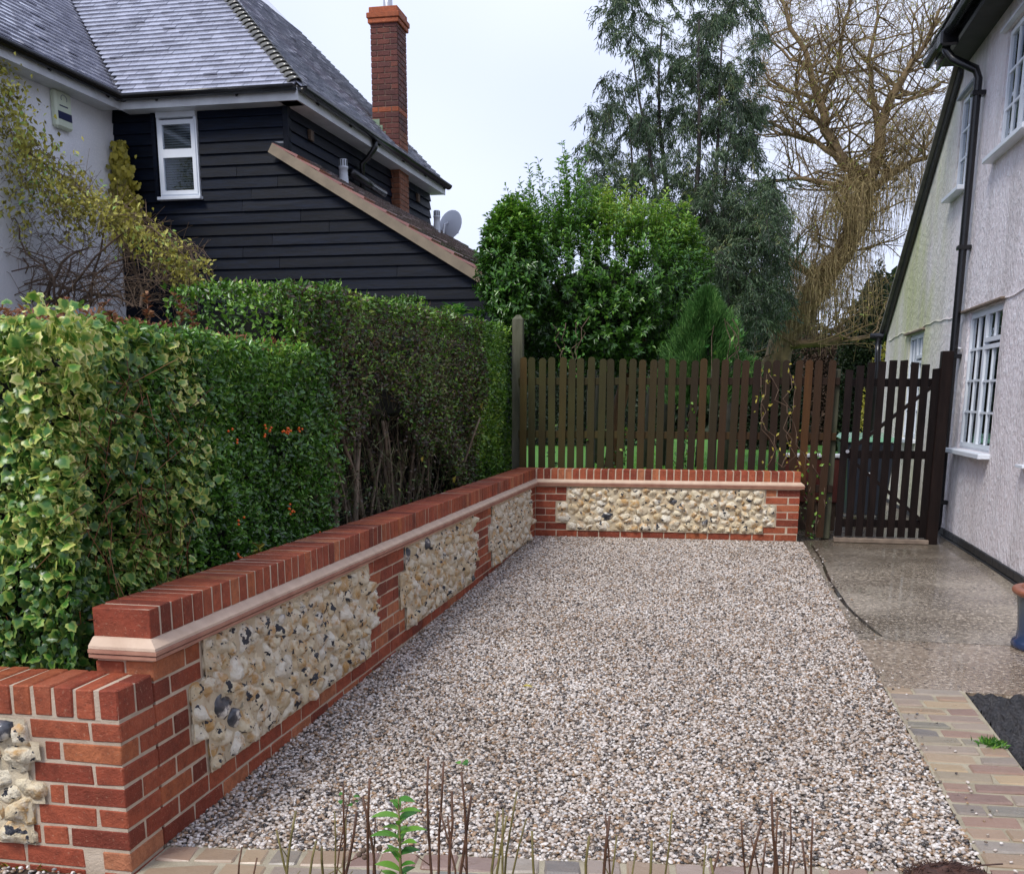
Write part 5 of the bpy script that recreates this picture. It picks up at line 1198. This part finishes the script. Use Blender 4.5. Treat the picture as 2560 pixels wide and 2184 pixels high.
for v in bm.verts: f = 1+.15*mnoise.noise(v.co*1.8); v.co = Vector((C0[0]+v.co.x*RA[0]*.5*f, C0[1]+v.co.y*RA[1]*.5*f, C0[2]-.15+v.co.z*RA[2]*.55*f))
me = bpy.data.meshes.new('shade_core'); bm.to_mesh(me); bm.free(); PB(addobj('shade_core', me, bs, mat=M_core, kind='stuff'))  # filler body inside the bush, inner shade put into its colour
# tall eucalyptus-like tree
def crown_tree(name, label, base, stems, clumps, nleaf, L, Wd, mat, bark, seed, droop=.8, clr=.35, group=None, spread_n=(26, 46)):
    t_ = empty(name, base, 0, label=label, cat='tree', group=group); inv = Matrix.Translation((-base[0], -base[1], -base[2])); rr3 = random.Random(seed); r2 = np.random.default_rng(seed)
    tk = MB()
    for pts, ra in stems: tk.tube(pts, [ra*(1-.8*i/(len(pts)-1))+.004 for i in range(len(pts))], 8)
    o = tk.build('trunk', bark, t_, True); o.matrix_parent_inverse = inv
    LPs, LDs, A, B = [], [], [], []; R_ = []
    for (c, rad) in clumps:
        c = np.array(c); m_ = int(nleaf*rad/clr); br = r2.integers(5, 9)
        for b in range(br):
            d = unit(r2.normal(0, 1, (1, 3))*[1, 1, .8])[0]; k_ = max(6, m_//br); s_ = r2.random(k_)**.7
            path_ = c+d*rad*s_[:, None]*1.3; path_[:, 2] -= droop*rad*s_**2*.9
            LPs.append(path_+r2.normal(0, rad*.10, (k_, 3))); LDs.append(np.tile(d*.4, (k_, 1))+[0, 0, -droop]+r2.normal(0, .4, (k_, 3)))
            R_.append(np.full(k_, np.clip(.45+r2.normal(0, .2)+d[2]*.15, 0, 1))+r2.normal(0, .12, k_)); mid = c+d*rad*.65; mid[2] -= droop*rad*.38; e_ = c+d*rad*1.3; e_[2] -= droop*rad*.9; A += [c, mid]; B += [mid, e_]
    P = np.concatenate(LPs); n = len(P)
    o = leaves('crown', P, np.concatenate(LDs), r2.normal(0, 1, (n, 3))+[0, -.5, .3], L*r2.uniform(.6, 1.2, n), Wd*r2.uniform(.7, 1.2, n), np.clip(np.concatenate(R_), 0, 1), mat, t_, kind='stuff'); o.matrix_parent_inverse = inv
    o = twigs('twig', A, B, .006, bark, t_, kind='stuff'); o.matrix_parent_inverse = inv
    return t_
stems = []; cl = []; rr3 = random.Random(5)
for (ub, ut, vt, rad) in ((1325, 1290, 30, .10), (1345, 1350, -40, .12), (1375, 1440, -60, .12), (1400, 1490, -20, .11), (1310, 1235, 120, .07), (1420, 1530, 130, .08)):
    pts = []
    for s_ in np.linspace(0, 1, 9): q = at(ub+(ut-ub)*s_**1.4+16*math.sin(s_*6+ub), 700+(vt-700)*s_, y=12+.6*math.sin(ub)); pts.append(q)
    pts[0] = Vector((pts[0].x, pts[0].y, 0)); stems.append((pts[:8], rad*.62))
def cp_(u, v, y, r_): q = at(u, v, y=y); cl.append((tuple(q), r_))
for i in range(470):
    v = rr3.uniform(-60, 640); w0 = 1190+max(0, 150-v)*.30 if v < 420 else 1300+(v-420)*.15; w1 = 1540 if v < 330 else 1585
    if v < 40: w1 = 1520
    u = rr3.uniform(w0, w1)
    f = rr3.random()
    if v < 260 and u < 1330 and f < .45: continue
    if v < 110 and 1330 < u < 1400 and f < .7: continue
    cp_(u, v, 12+rr3.gauss(0, .8), rr3.uniform(.16, .42)*(1.25 if v > 350 else .9))
crown_tree('tree', 'tall dark grey green tree with drooping narrow leaves above the bush', (.5, 12, 0), stems, cl, 230, .125, .021, M_euc, M_ebark, 31)
# two darker cypress-like shrubs left and right of it
cl = []
for i in range(70): v = rr3.uniform(380, 660); cp_(rr3.uniform(1400, 1575)+(v-500)*.06, v, 10.5+rr3.gauss(0, .5), rr3.uniform(.2, .42))
q = at(1480, 700, y=10.5); crown_tree('tree', 'dark bushy tree right of the large evergreen bush', (q.x, 10.5, 0), [([Vector((q.x, 10.5, 0)), Vector((q.x, 10.5, 2)), Vector((q.x-.2, 10.5, 4.4))], .1)], cl, 260, .10, .022, M_euc, M_ebark, 33, .5)
cl = []
for i in range(26): cp_(rr3.uniform(1165, 1260), rr3.uniform(300, 400), 13+rr3.gauss(0, .5), rr3.uniform(.15, .3))
q = at(1210, 700, y=13); crown_tree('tree', 'sparse small tree showing above the left of the evergreen bush', (q.x, 13, 0), [([Vector((q.x, 13, 0)), Vector((q.x, 13, 3)), Vector((q.x-.1, 13, 6.2))], .07)], cl, 90, .08, .022, M_euc, M_ebark, 36, .6)
# bright conifer
q = at(1425, 720, y=1.75); cf = empty('conifer', (q.x, 1.75, 0), 0, label='small bright green feathery conifer just behind the fence', cat='conifer'); r2 = np.random.default_rng(41)
hC = at(1440, 585, y=1.75).z; wC = .50; n = 24000; hh = r2.beta(1.2, 1.5, n); zc = 1.35+hh*(hC-1.35); th = r2.uniform(0, 6.28, n); plume = .60+.34*np.sin(th*4+zc*5)+.30*np.sin(th*7-zc*9)+r2.normal(0, .10, n)
rd = wC*(1-hh**2.8)**.9*plume*(1-.45*r2.random(n)**2); P = np.c_[rd*np.cos(th), rd*np.sin(th), zc]
leaves('foliage', P, np.c_[np.cos(th)*.6, np.sin(th)*.6, np.ones(n)]+r2.normal(0, .35, (n, 3)), r2.normal(0, 1, (n, 3)), .085, .007, np.clip(r2.beta(2, 2, n)*.8+.35*(plume-.75), 0, 1), M_conif, cf, kind='stuff')
MB().tube([(0, 0, 0), (0, 0, hC-.3)], [.05, .01], 8).build('trunk', M_bark, cf)
n = 12000; # its lower skirt
MB().lathe([(.02, 1.4), (.20, 1.5), (.17, 1.8), (.03, hC-.35)], 12).build('shade_core', M_dark if False else M_core, cf, kind='stuff')  # dark filler around the trunk, coloured as shade
# willow
wlw = empty('tree', tuple(at(1600, 700, y=15)), 0, label='large golden willow, nearly bare, with hanging twigs behind the gate', cat='tree'); wlw.location.z = 0; wl0 = wlw.location.copy()
WLi = Matrix.Translation(-wl0)
def PW(o): o.matrix_parent_inverse = WLi; return o
def T3(pts, y=15): return [at(u, v, y=y+dy) for u, v, dy in pts]
limbs = [([(1560, 760, 0), (1580, 690, 0), (1625, 630, 0), (1665, 570, 0), (1705, 510, 0), (1735, 460, 0), (1750, 400, 0)], .32, .20),
 ([(1750, 400, 0), (1725, 340, 0), (1695, 315, .1), (1675, 260, .2), (1660, 200, .3), (1640, 140, .3), (1600, 60, .3), (1570, -30, .3)], .17, .03),
 ([(1735, 430, 0), (1770, 340, -.2), (1780, 260, -.2), (1800, 200, -.2), (1830, 150, -.3), (1870, 90, -.3), (1900, 20, -.4)], .16, .03),
 ([(1700, 320, 0), (1650, 290, .3), (1600, 265, .4), (1560, 250, .5), (1520, 240, .5)], .07, .02),
 ([(1755, 390, 0), (1810, 350, -.3), (1850, 325, -.4), (1900, 310, -.4), (1945, 280, -.5)], .10, .02),
 ([(1730, 400, 0), (1680, 370, -.2), (1620, 360, -.2), (1560, 365, -.2), (1520, 380, -.2)], .07, .015),
 ([(1680, 270, .2), (1640, 230, 0), (1610, 190, 0), (1560, 165, 0), (1530, 130, 0)], .07, .015),
 ([(1660, 200, .3), (1690, 150, .4), (1700, 90, .4), (1720, 20, .5), (1730, -40, .5)], .07, .015),
 ([(1780, 260, -.2), (1760, 190, 0), (1755, 120, 0), (1770, 40, 0), (1790, -30, 0)], .08, .015),
 ([(1640, 140, .3), (1600, 120, .4), (1560, 80, .5), (1540, 30, .5)], .045, .012),
 ([(1665, 570, 0), (1620, 540, -.3), (1590, 520, -.4), (1570, 530, -.5)], .10, .03),
 ([(1580, 690, 0), (1640, 700, -.3), (1700, 690, -.3), (1760, 680, -.2)], .12, .04),
 ([(1800, 200, -.2), (1850, 190, 0), (1900, 170, 0), (1950, 160, 0)], .05, .012)]
ends = []; rr4 = random.Random(9)
for pts, r0, r1 in limbs:
    tp = T3(pts); n = len(tp); fine = []
    for i in range(n-1):
        for s_ in (0, .5): q = tp[i].lerp(tp[i+1], s_); fine.append(q+Vector((rr4.gauss(0, .03), rr4.gauss(0, .03), rr4.gauss(0, .03))))
    fine.append(tp[-1]); k = len(fine); ra = [r0+(r1-r0)*i/(k-1) for i in range(k)]
    PW(MB().tube(fine, ra, 9).build('trunk' if r0 > .3 else 'limb', M_wbark, wlw, True)); ends += [(fine[i], ra[i]) for i in range(1, k)]
sub = MB(); e2 = []
for (p_, r_) in ends:
    if r_ > .25: continue
    for c in range(3):
        d = Vector((rr4.gauss(0, .8), rr4.gauss(0, .6), rr4.uniform(-.1, 1))); grow(sub, p_, d, rr4.uniform(.7, 1.5), min(r_*.5, .028), 2, rr4, e2, .75, .06, 5, (2, 3), .68, .005, 5, .16)
PW(sub.build('branches', M_wbark, wlw, True, kind='stuff'))
r2 = np.random.default_rng(51)
EP = np.array([tuple(p_) for p_, r_ in e2]); idx = r2.integers(0, len(EP), 4200); P0 = EP[idx]
pl = hang(P0, 4, r2.uniform(.07, .16, (len(P0), 1)), r2.normal(0, 1, (len(P0), 3))+[0, 0, .3], .45, .2)
A = np.concatenate(pl[:-1]); B = np.concatenate(pl[1:]); PW(twigs('twig', A, B, .0038, M_willow, wlw, kind='stuff'))
# hanging curtains of golden twigs around the lower limbs
HP = []
for (u0, u1, v0, v1, m_) in ((1690, 1770, 360, 430, 520), (1560, 1700, 520, 600, 700), (1700, 1900, 330, 380, 330), (1640, 1760, 470, 560, 300), (1780, 1960, 210, 330, 260), (1520, 1680, 380, 460, 160)):
    for i in range(m_): HP.append(tuple(at(rr4.uniform(u0, u1), rr4.uniform(v0, v1), y=15+rr4.gauss(-.3, .35))))
HP = np.array(HP); pl = hang(HP, 7, r2.uniform(.10, .24, (len(HP), 1)), r2.normal(0, .5, (len(HP), 3))+[0, 0, .1], .9, .10)
A = np.concatenate(pl[:-1]); B = np.concatenate(pl[1:]); PW(twigs('hanging_twig', A, B, .0050, M_willow, wlw, kind='stuff'))
n = 5200; idx = r2.integers(0, len(A), n); PW(leaves('leaf', A[idx], r2.normal(0, .4, (n, 3))+[0, 0, -1], r2.normal(0, 1, (n, 3)), .09, .016, r2.random(n), M_willow, wlw, kind='stuff'))
n = 3800; idx = r2.integers(0, len(EP), n); PW(leaves('leaf', EP[idx], r2.normal(0, .6, (n, 3))+[0, 0, -.7], r2.normal(0, 1, (n, 3)), .10, .018, r2.random(n), M_vine, wlw, kind='stuff'))
# ivy-clad stump below the willow
# dark shrubs that close the view
def shrub(u0, u1, vt, y, label, mat=M_dark, nl=12000, L=.13, Wd=.065, group=None, core=True, name='shrub', z0=0.):
    a = at(u0, 700, y=y); b = at(u1, 700, y=y); zt = at((u0+u1)/2, vt, y=y).z; c = np.array([(a.x+b.x)/2, y, z0]); rx = (b.x-a.x)/2; r2 = np.random.default_rng(int(u0+vt)); hz = (zt-z0)
    t_ = empty(name, tuple(c), 0, label=label, cat='shrub', group=group); d = unit(r2.normal(0, 1, (nl, 3))); d[:, 2] = np.abs(d[:, 2]); d[:, 1] *= np.where(d[:, 1] > 0, -1, 1)
    f = 1+.28*np.array([mnoise.noise(Vector(q*2.3)+Vector((u0, 0, 0))) for q in d]); P = d*[rx, rx*.8, hz]*f[:, None]*(r2.uniform(.75, 1.03, nl))[:, None]
    leaves('foliage', P, d+r2.normal(0, .7, (nl, 3)), d+r2.normal(0, .5, (nl, 3))+[0, 0, .5], L*r2.uniform(.6, 1.2, nl), Wd*r2.uniform(.7, 1.2, nl), np.clip(r2.beta(2, 2, nl)*.8+(f-1)*1.2+.1, 0, 1), mat, t_, kind='stuff')
    if core:
        bm = bmesh.new(); bmesh.ops.create_icosphere(bm, subdivisions=2, radius=1); 
        for v in bm.verts: v.co = Vector((v.co.x*rx*.75, v.co.y*rx*.5, max(0, v.co.z)*hz*.75))
        me = bpy.data.meshes.new('shade_core'); bm.to_mesh(me); bm.free(); addobj('shade_core', me, t_, mat=M_core, kind='stuff')  # dark filler dome, shade between the leaves put into its colour
    return t_
shrub(1480, 1640, 650, 22, 'low dark shrub at the foot of the golden willow'); shrub(1690, 1830, 585, 21, 'dark evergreen shrub between the willow and the cottage')
shrub(1560, 1770, 672, 26, 'brown leafless shrub farthest back under the willow', leaf_mat('brown twiggy shrub', [(0, (.03, .022, .016)), (1, (.11, .07, .045))], .7, .1, .2))
shrub(1000, 1330, 660, 24, 'broad dark shrub low behind the evergreen bush'); shrub(1750, 1815, 690, 8.2, 'pale yellow green shrub beside the cottage corner', M_vine, 2600, .07, .035)

# far trees that close the horizon
for i, (u0, u1, vt, lb) in enumerate(((560, 900, 640, 'distant dark trees hidden behind the black boarded house'), (850, 1200, 600, 'distant dark trees left of the large evergreen bush'), (1150, 1500, 610, 'distant dark trees behind the evergreen bush and conifer'), (1400, 1700, 640, 'distant dark trees low behind the willow trunk'), (1650, 1950, 600, 'distant dark trees low behind the cottage end'))):
    shrub(u0, u1, vt, 42, lb, M_dark, 7000, .5, .3, group='far trees behind the gardens', name='far_tree')
# bench / low red brick thing seen between pickets skipped; plants climbing in the fence
def climber(u0, u1, v0, v1, y, n, mat, label, L=.05, Wd=.03):
    c = at((u0+u1)/2, v1, y=y); t_ = empty('climber', tuple(c), 0, label=label, cat='climber'); r2 = np.random.default_rng(int(u0)); inv = Matrix.Translation(-c)
    lines = []
    for i in range(5):
        u = random.uniform(u0, u1); v = v1; pts = []
        while v > v0: pts.append(at(u, v, y=y+random.gauss(0, .02))); u += random.gauss(0, 10); u = max(u0, min(u1, u)); v -= random.uniform(12, 24)
        if len(pts) > 2: o = MB().tube(pts, .004, 4).build('stem', M_twig, t_); o.matrix_parent_inverse = inv; lines += pts
    P = np.array([tuple(random.choice(lines)) for _ in range(n)])+r2.normal(0, .03, (n, 3)); o = leaves('leaf', P, r2.normal(0, .7, (n, 3))+[0, 0, -.2], r2.normal(0, .5, (n, 3))+[0, -1, .5], L*r2.uniform(.6, 1.2, n), Wd*r2.uniform(.7, 1.2, n), r2.random(n), mat, t_, kind='stuff'); o.matrix_parent_inverse = inv
climber(1540, 1640, 740, 945, .27, 46, M_yivy, 'pale leaved climber threading through the pickets near the gate', .05, .026)
climber(1360, 1420, 800, 945, .42, 90, M_fresh, 'green climber behind the middle pickets', .05, .03); climber(1100, 1270, 860, 950, .42, 170, M_coton, 'dark ivy creeping at the foot of the pickets', .045, .03)
climber(1440, 1520, 640, 760, .6, 22, M_fresh, 'single leafy spray sticking up above the picket tops', .07, .035); climber(1620, 1670, 900, 1080, .40, 70, M_coton, 'ivy strands behind the lowest pickets beside the wall end', .045, .03)
climber(1110, 1200, 640, 760, .9, 120, M_fresh, 'light green leafy shoots in front of the evergreen bush', .06, .028)
# ------------------------------------------------------------------ FOREGROUND PLANTS
def zbed(y): return gz(y)-.06
def cut_plant(u, tops, y, label, mats=(M_stem, M_stemg), r_=(.0035, .006), sideb=.3, kindn='cut_shrub', grp='pruned stems in the front bed'):
    b = at(u, 1768, y=y); t_ = empty(kindn, (b.x, y, zbed(y)), 0, label=label, cat='plant', group=grp)
    for i, (tu, tv) in enumerate(tops):
        tp = at(tu, tv, y=y+random.gauss(0, .05)); p0 = Vector((b.x+random.gauss(0, .03)+(tp.x-b.x)*.45, y+random.gauss(0, .03), zbed(y))); k = 6; pts = []
        bend = Vector((random.gauss(0, .022), 0, 0))
        for j in range(k+1): s_ = j/k; pts.append(p0.lerp(tp, s_)+bend*math.sin(s_*3.14)+Vector((random.gauss(0, .002), random.gauss(0, .002), 0))-Vector((b.x, y, zbed(y))))
        rad = random.uniform(*r_)*.95; MB().tube(pts, [rad*(1-.35*j/k) for j in range(k+1)], 7).build('stem', random.choice(mats), t_, True)
        if random.random() < sideb+.25:
            j = random.randrange(3, 5); q = pts[j]+Vector((random.gauss(0, .03), random.gauss(0, .02), .035)); MB().tube([pts[j], q], [.0022, .0012], 5).build('side_twig', random.choice(mats), t_)
    return t_
pa = cut_plant(700, [(695, 1590), (712, 1600), (722, 1640), (735, 1610), (680, 1640), (748, 1575), (760, 1655), (702, 1650)], -8.0, 'clump of tall brown cut stems left of the leafy green stalk', r_=(.003, .0065), sideb=.8)
pb = cut_plant(880, [(865, 1530), (897, 1540), (915, 1600), (935, 1560), (955, 1610), (890, 1640), (905, 1650)], -8.0, 'dark branching cut stems right of the leafy green stalk', (M_stem, M_stem), sideb=.8)
cut_plant(1015, [(1008, 1640), (1016, 1635), (1045, 1600), (1065, 1655), (1025, 1650), (1078, 1680)], -8.05, 'upright olive cut stems, fourth clump from the left wall')
cut_plant(1210, [(1190, 1690), (1222, 1645), (1236, 1650), (1250, 1690)], -8.1, 'short olive cut stems in the middle of the bed', (M_stemg, M_stemg, M_stem)); cut_plant(1290, [(1362, 1640), (1320, 1700), (1290, 1720)], -8.1, 'slanting yellow olive cut stem leaning right', (M_stemg,))
cut_plant(1560, [(1561, 1605), (1540, 1660), (1575, 1640), (1500, 1660), (1520, 1690), (1585, 1680), (1598, 1625), (1550, 1700), (1645, 1655), (1570, 1700), (1625, 1700), (1610, 1740)], -8.0, 'largest clump of dark red brown cut stems at right', (M_stem,), (.003, .0055))
cut_plant(500, [(490, 1712), (520, 1735)], -8.0, 'two short cut stems nearest the low wall', (M_stem,)); cut_plant(620, [(560, 1680), (600, 1640), (640, 1700), (650, 1712)], -7.95, 'thin bent olive stem arching left', (M_stemg,)); cut_plant(1835, [(1848, 1740)], -7.9, 'lone short twig by the right setts')
cut_plant(1440, [(1430, 1710), (1455, 1720), (1440, 1735)], -8.1, 'three very short cut stems right of centre')
# leafy stalk
b = at(812, 1768, y=-8.02); lf = empty('leafy_stalk', (b.x, -8.02, zbed(-8)), 0, label='green leafy stalk with long leaves among the cut stems', cat='plant')
tp = at(806, 1610, y=-8.02)-Vector((b.x, -8.02, zbed(-8))); MB().tube([(0, 0, 0), (tp.x*.4, 0, tp.z*.5), tuple(tp)], [.006, .005, .002], 7).build('stem', M_stemg, lf, True)
def long_leaf(par, p0, d, L, Wd, mat=M_fresh):
    d = Vector(d).normalized(); s_ = d.cross(Vector((0, -.3, 1))).normalized(); n = 7; V = []; up = s_.cross(d)
    for i in range(n+1):
        t_ = i/n; w = Wd/2*math.sin(math.pi*min(.98, t_*.9+.08))**.8; c = Vector(p0)+d*L*t_+Vector((0, 0, -.35*L*t_*t_)); V += [c-s_*w+up*w*.35, c, c+s_*w+up*w*.35]
    Fc = [(3*i+a_, 3*i+a_+1, 3*i+a_+4, 3*i+a_+3) for i in range(n) for a_ in (0, 1)]; me = mesh('leaf', V, Fc, True, mat); at_ = me.attributes.new('rnd', 'FLOAT', 'FACE'); at_.data.foreach_set('value', [random.uniform(.2, .9)]*len(Fc)); addobj('leaf', me, par)
for i in range(30):
    s_ = .30+.70*i/30; th = i*2.4; el = random.uniform(.1, .9); long_leaf(lf, (tp.x*s_, 0, tp.z*s_), (math.cos(th), math.sin(th)*.6, el), random.uniform(.07, .14)*(1.2-.6*s_), random.uniform(.018, .030))
for (u, v) in ((700, 1605), (716, 1612), (712, 1630), (703, 1620), (945, 1545), (932, 1548)):
    q = at(u, v, y=-8.0)
# small pale green leaves on two of the clumps
for t_, pts_ in ((pa, ((697, 1606), (716, 1612), (712, 1630), (690, 1618), (722, 1622))), (pb, ((930, 1545), (945, 1548), (938, 1540)))):
    for u, v in pts_: q = at(u, v, y=-8.0)-t_.location; long_leaf(t_, q, (random.gauss(0, 1), random.gauss(0, 1), .3), .022, .016, M_fresh)
# seed heads
for i, (u, v) in enumerate(((735, 1720), (738, 1733), (950, 1592), (768, 1715), (727, 1728))):
    q = at(u, v, y=-8.0); bm = bmesh.new(); bmesh.ops.create_icosphere(bm, subdivisions=2, radius=.0085)
    me = bpy.data.meshes.new('seed_head'); bm.to_mesh(me); bm.free(); o = addobj('seed_head', me, pa if u < 900 else pb, tuple(q-(pa if u < 900 else pb).location), mat=M_twig)
# dry root clump bottom right
b = at(1925, 1770, y=-7.27); rc = empty('dry_clump', (b.x, -7.27, gz(-7.27)+.01), 0, label='heap of dry dark red brown roots at the lower right on the setts', cat='dead plant')
M_root = simple('dry russet root', (.055, .022, .014), .7, .5, 40, .3); n = 1500; r2 = np.random.default_rng(61); th = r2.uniform(0, 6.28, n); rd = .14*np.sqrt(r2.random(n)); A = np.c_[rd*np.cos(th), rd*np.sin(th)*.6, .005+.065*(1-rd/.14)*r2.random(n)]
twigs('root', A, A+r2.normal(0, 1, (n, 3))*[.02, .02, .008], .0018, M_root, rc, kind='stuff')
bm = bmesh.new(); bmesh.ops.create_icosphere(bm, subdivisions=3, radius=1)
for v in bm.verts: f = 1+.3*mnoise.noise(v.co*4); v.co = Vector((v.co.x*.12*f, v.co.y*.07*f, max(0, v.co.z)*.05*f))
me = bpy.data.meshes.new('root_mass'); bm.to_mesh(me); bm.free(); addobj('root_mass', me, rc, mat=M_root)
for (dx, dz) in ((.15, .06), (.2, .02)): MB().tube([(0, 0, .02), (dx*.6, 0, dz), (dx, -.01, dz+.015)], .003, 6).build('root', M_root, rc)
# weed tuft in the soil edge, low plants by the low wall, fallen leaf
def tuft(x, y, z, n, L, mat, label, cat='weed', sp_=.05, W_=.008):
    t_ = empty('weed', (x, y, z), 0, label=label, cat=cat); r2 = np.random.default_rng(n); P = np.c_[r2.normal(0, sp_, n), r2.normal(0, sp_, n), np.zeros(n)]
    leaves('blade', P, np.c_[r2.normal(0, .6, (n, 2)), r2.uniform(.3, 1, n)], r2.normal(0, 1, (n, 3))+[0, 0, 1], L*r2.uniform(.6, 1.2, n), W_, r2.random(n), mat, t_, kind='stuff')
q = at(1963, 1505, z=gz(-5.7)); tuft(q.x+.09, q.y, q.z, 160, .04, M_fresh, 'bright green weed tuft between the setts and black soil', sp_=.028)
q = at(25, 1715, z=gz(-8)-.02); tuft(q.x, q.y-.05, q.z, 60, .10, M_fresh, 'broad green weed leaves at the foot of the low wall', sp_=.04, W_=.035)
q = at(90, 1740, z=gz(-8)-.02); tuft(q.x, q.y, q.z, 70, .06, M_yivy, 'yellowish fallen blades by the low wall', sp_=.06, W_=.008)
q = at(740, 1363, z=gz(-6.2)+.012); t_ = empty('fallen_leaf', tuple(q), 0, label='small yellow green leaf lying on the gravel beside the wall', cat='leaf'); long_leaf(t_, (0, 0, .008), (1, .3, .3), .07, .035, M_yivy); long_leaf(t_, (.01, 0, .01), (.3, .8, .5), .05, .03, M_yivy)
q = at(1060, 1390, z=gz(-5)+.01); t_ = empty('fallen_leaf', tuple(q), 0, label='small olive leaf lying out on the gravel', cat='leaf'); long_leaf(t_, (0, 0, .008), (1, .2, .2), .05, .02, M_yivy)
# yellow leaves caught in the tall hedge
for i, (u, v) in enumerate(((975, 815), (920, 965), (855, 925))):
    q = at(u, v, x=-.36); t_ = empty('caught_leaf', tuple(q), 0, label=('yellow lobed leaf on the right end of the hedge', 'pale yellow leaf low in the hedge above the wall', 'smaller yellow leaf caught low in the dark hedge')[i], cat='leaf')
    V, T, fr, ed = ivy_leaf_arrays(np.zeros((1, 3)), np.array([[0, .3, -1.]]), np.array([[1., -.3, .2]]), np.array([.06 if i < 2 else .04]), np.array([.7])); addobj('leaf_blade', arr_mesh('leaf_blade', V, T, M_yivy, {'rnd': ('FACE', fr)}), t_)
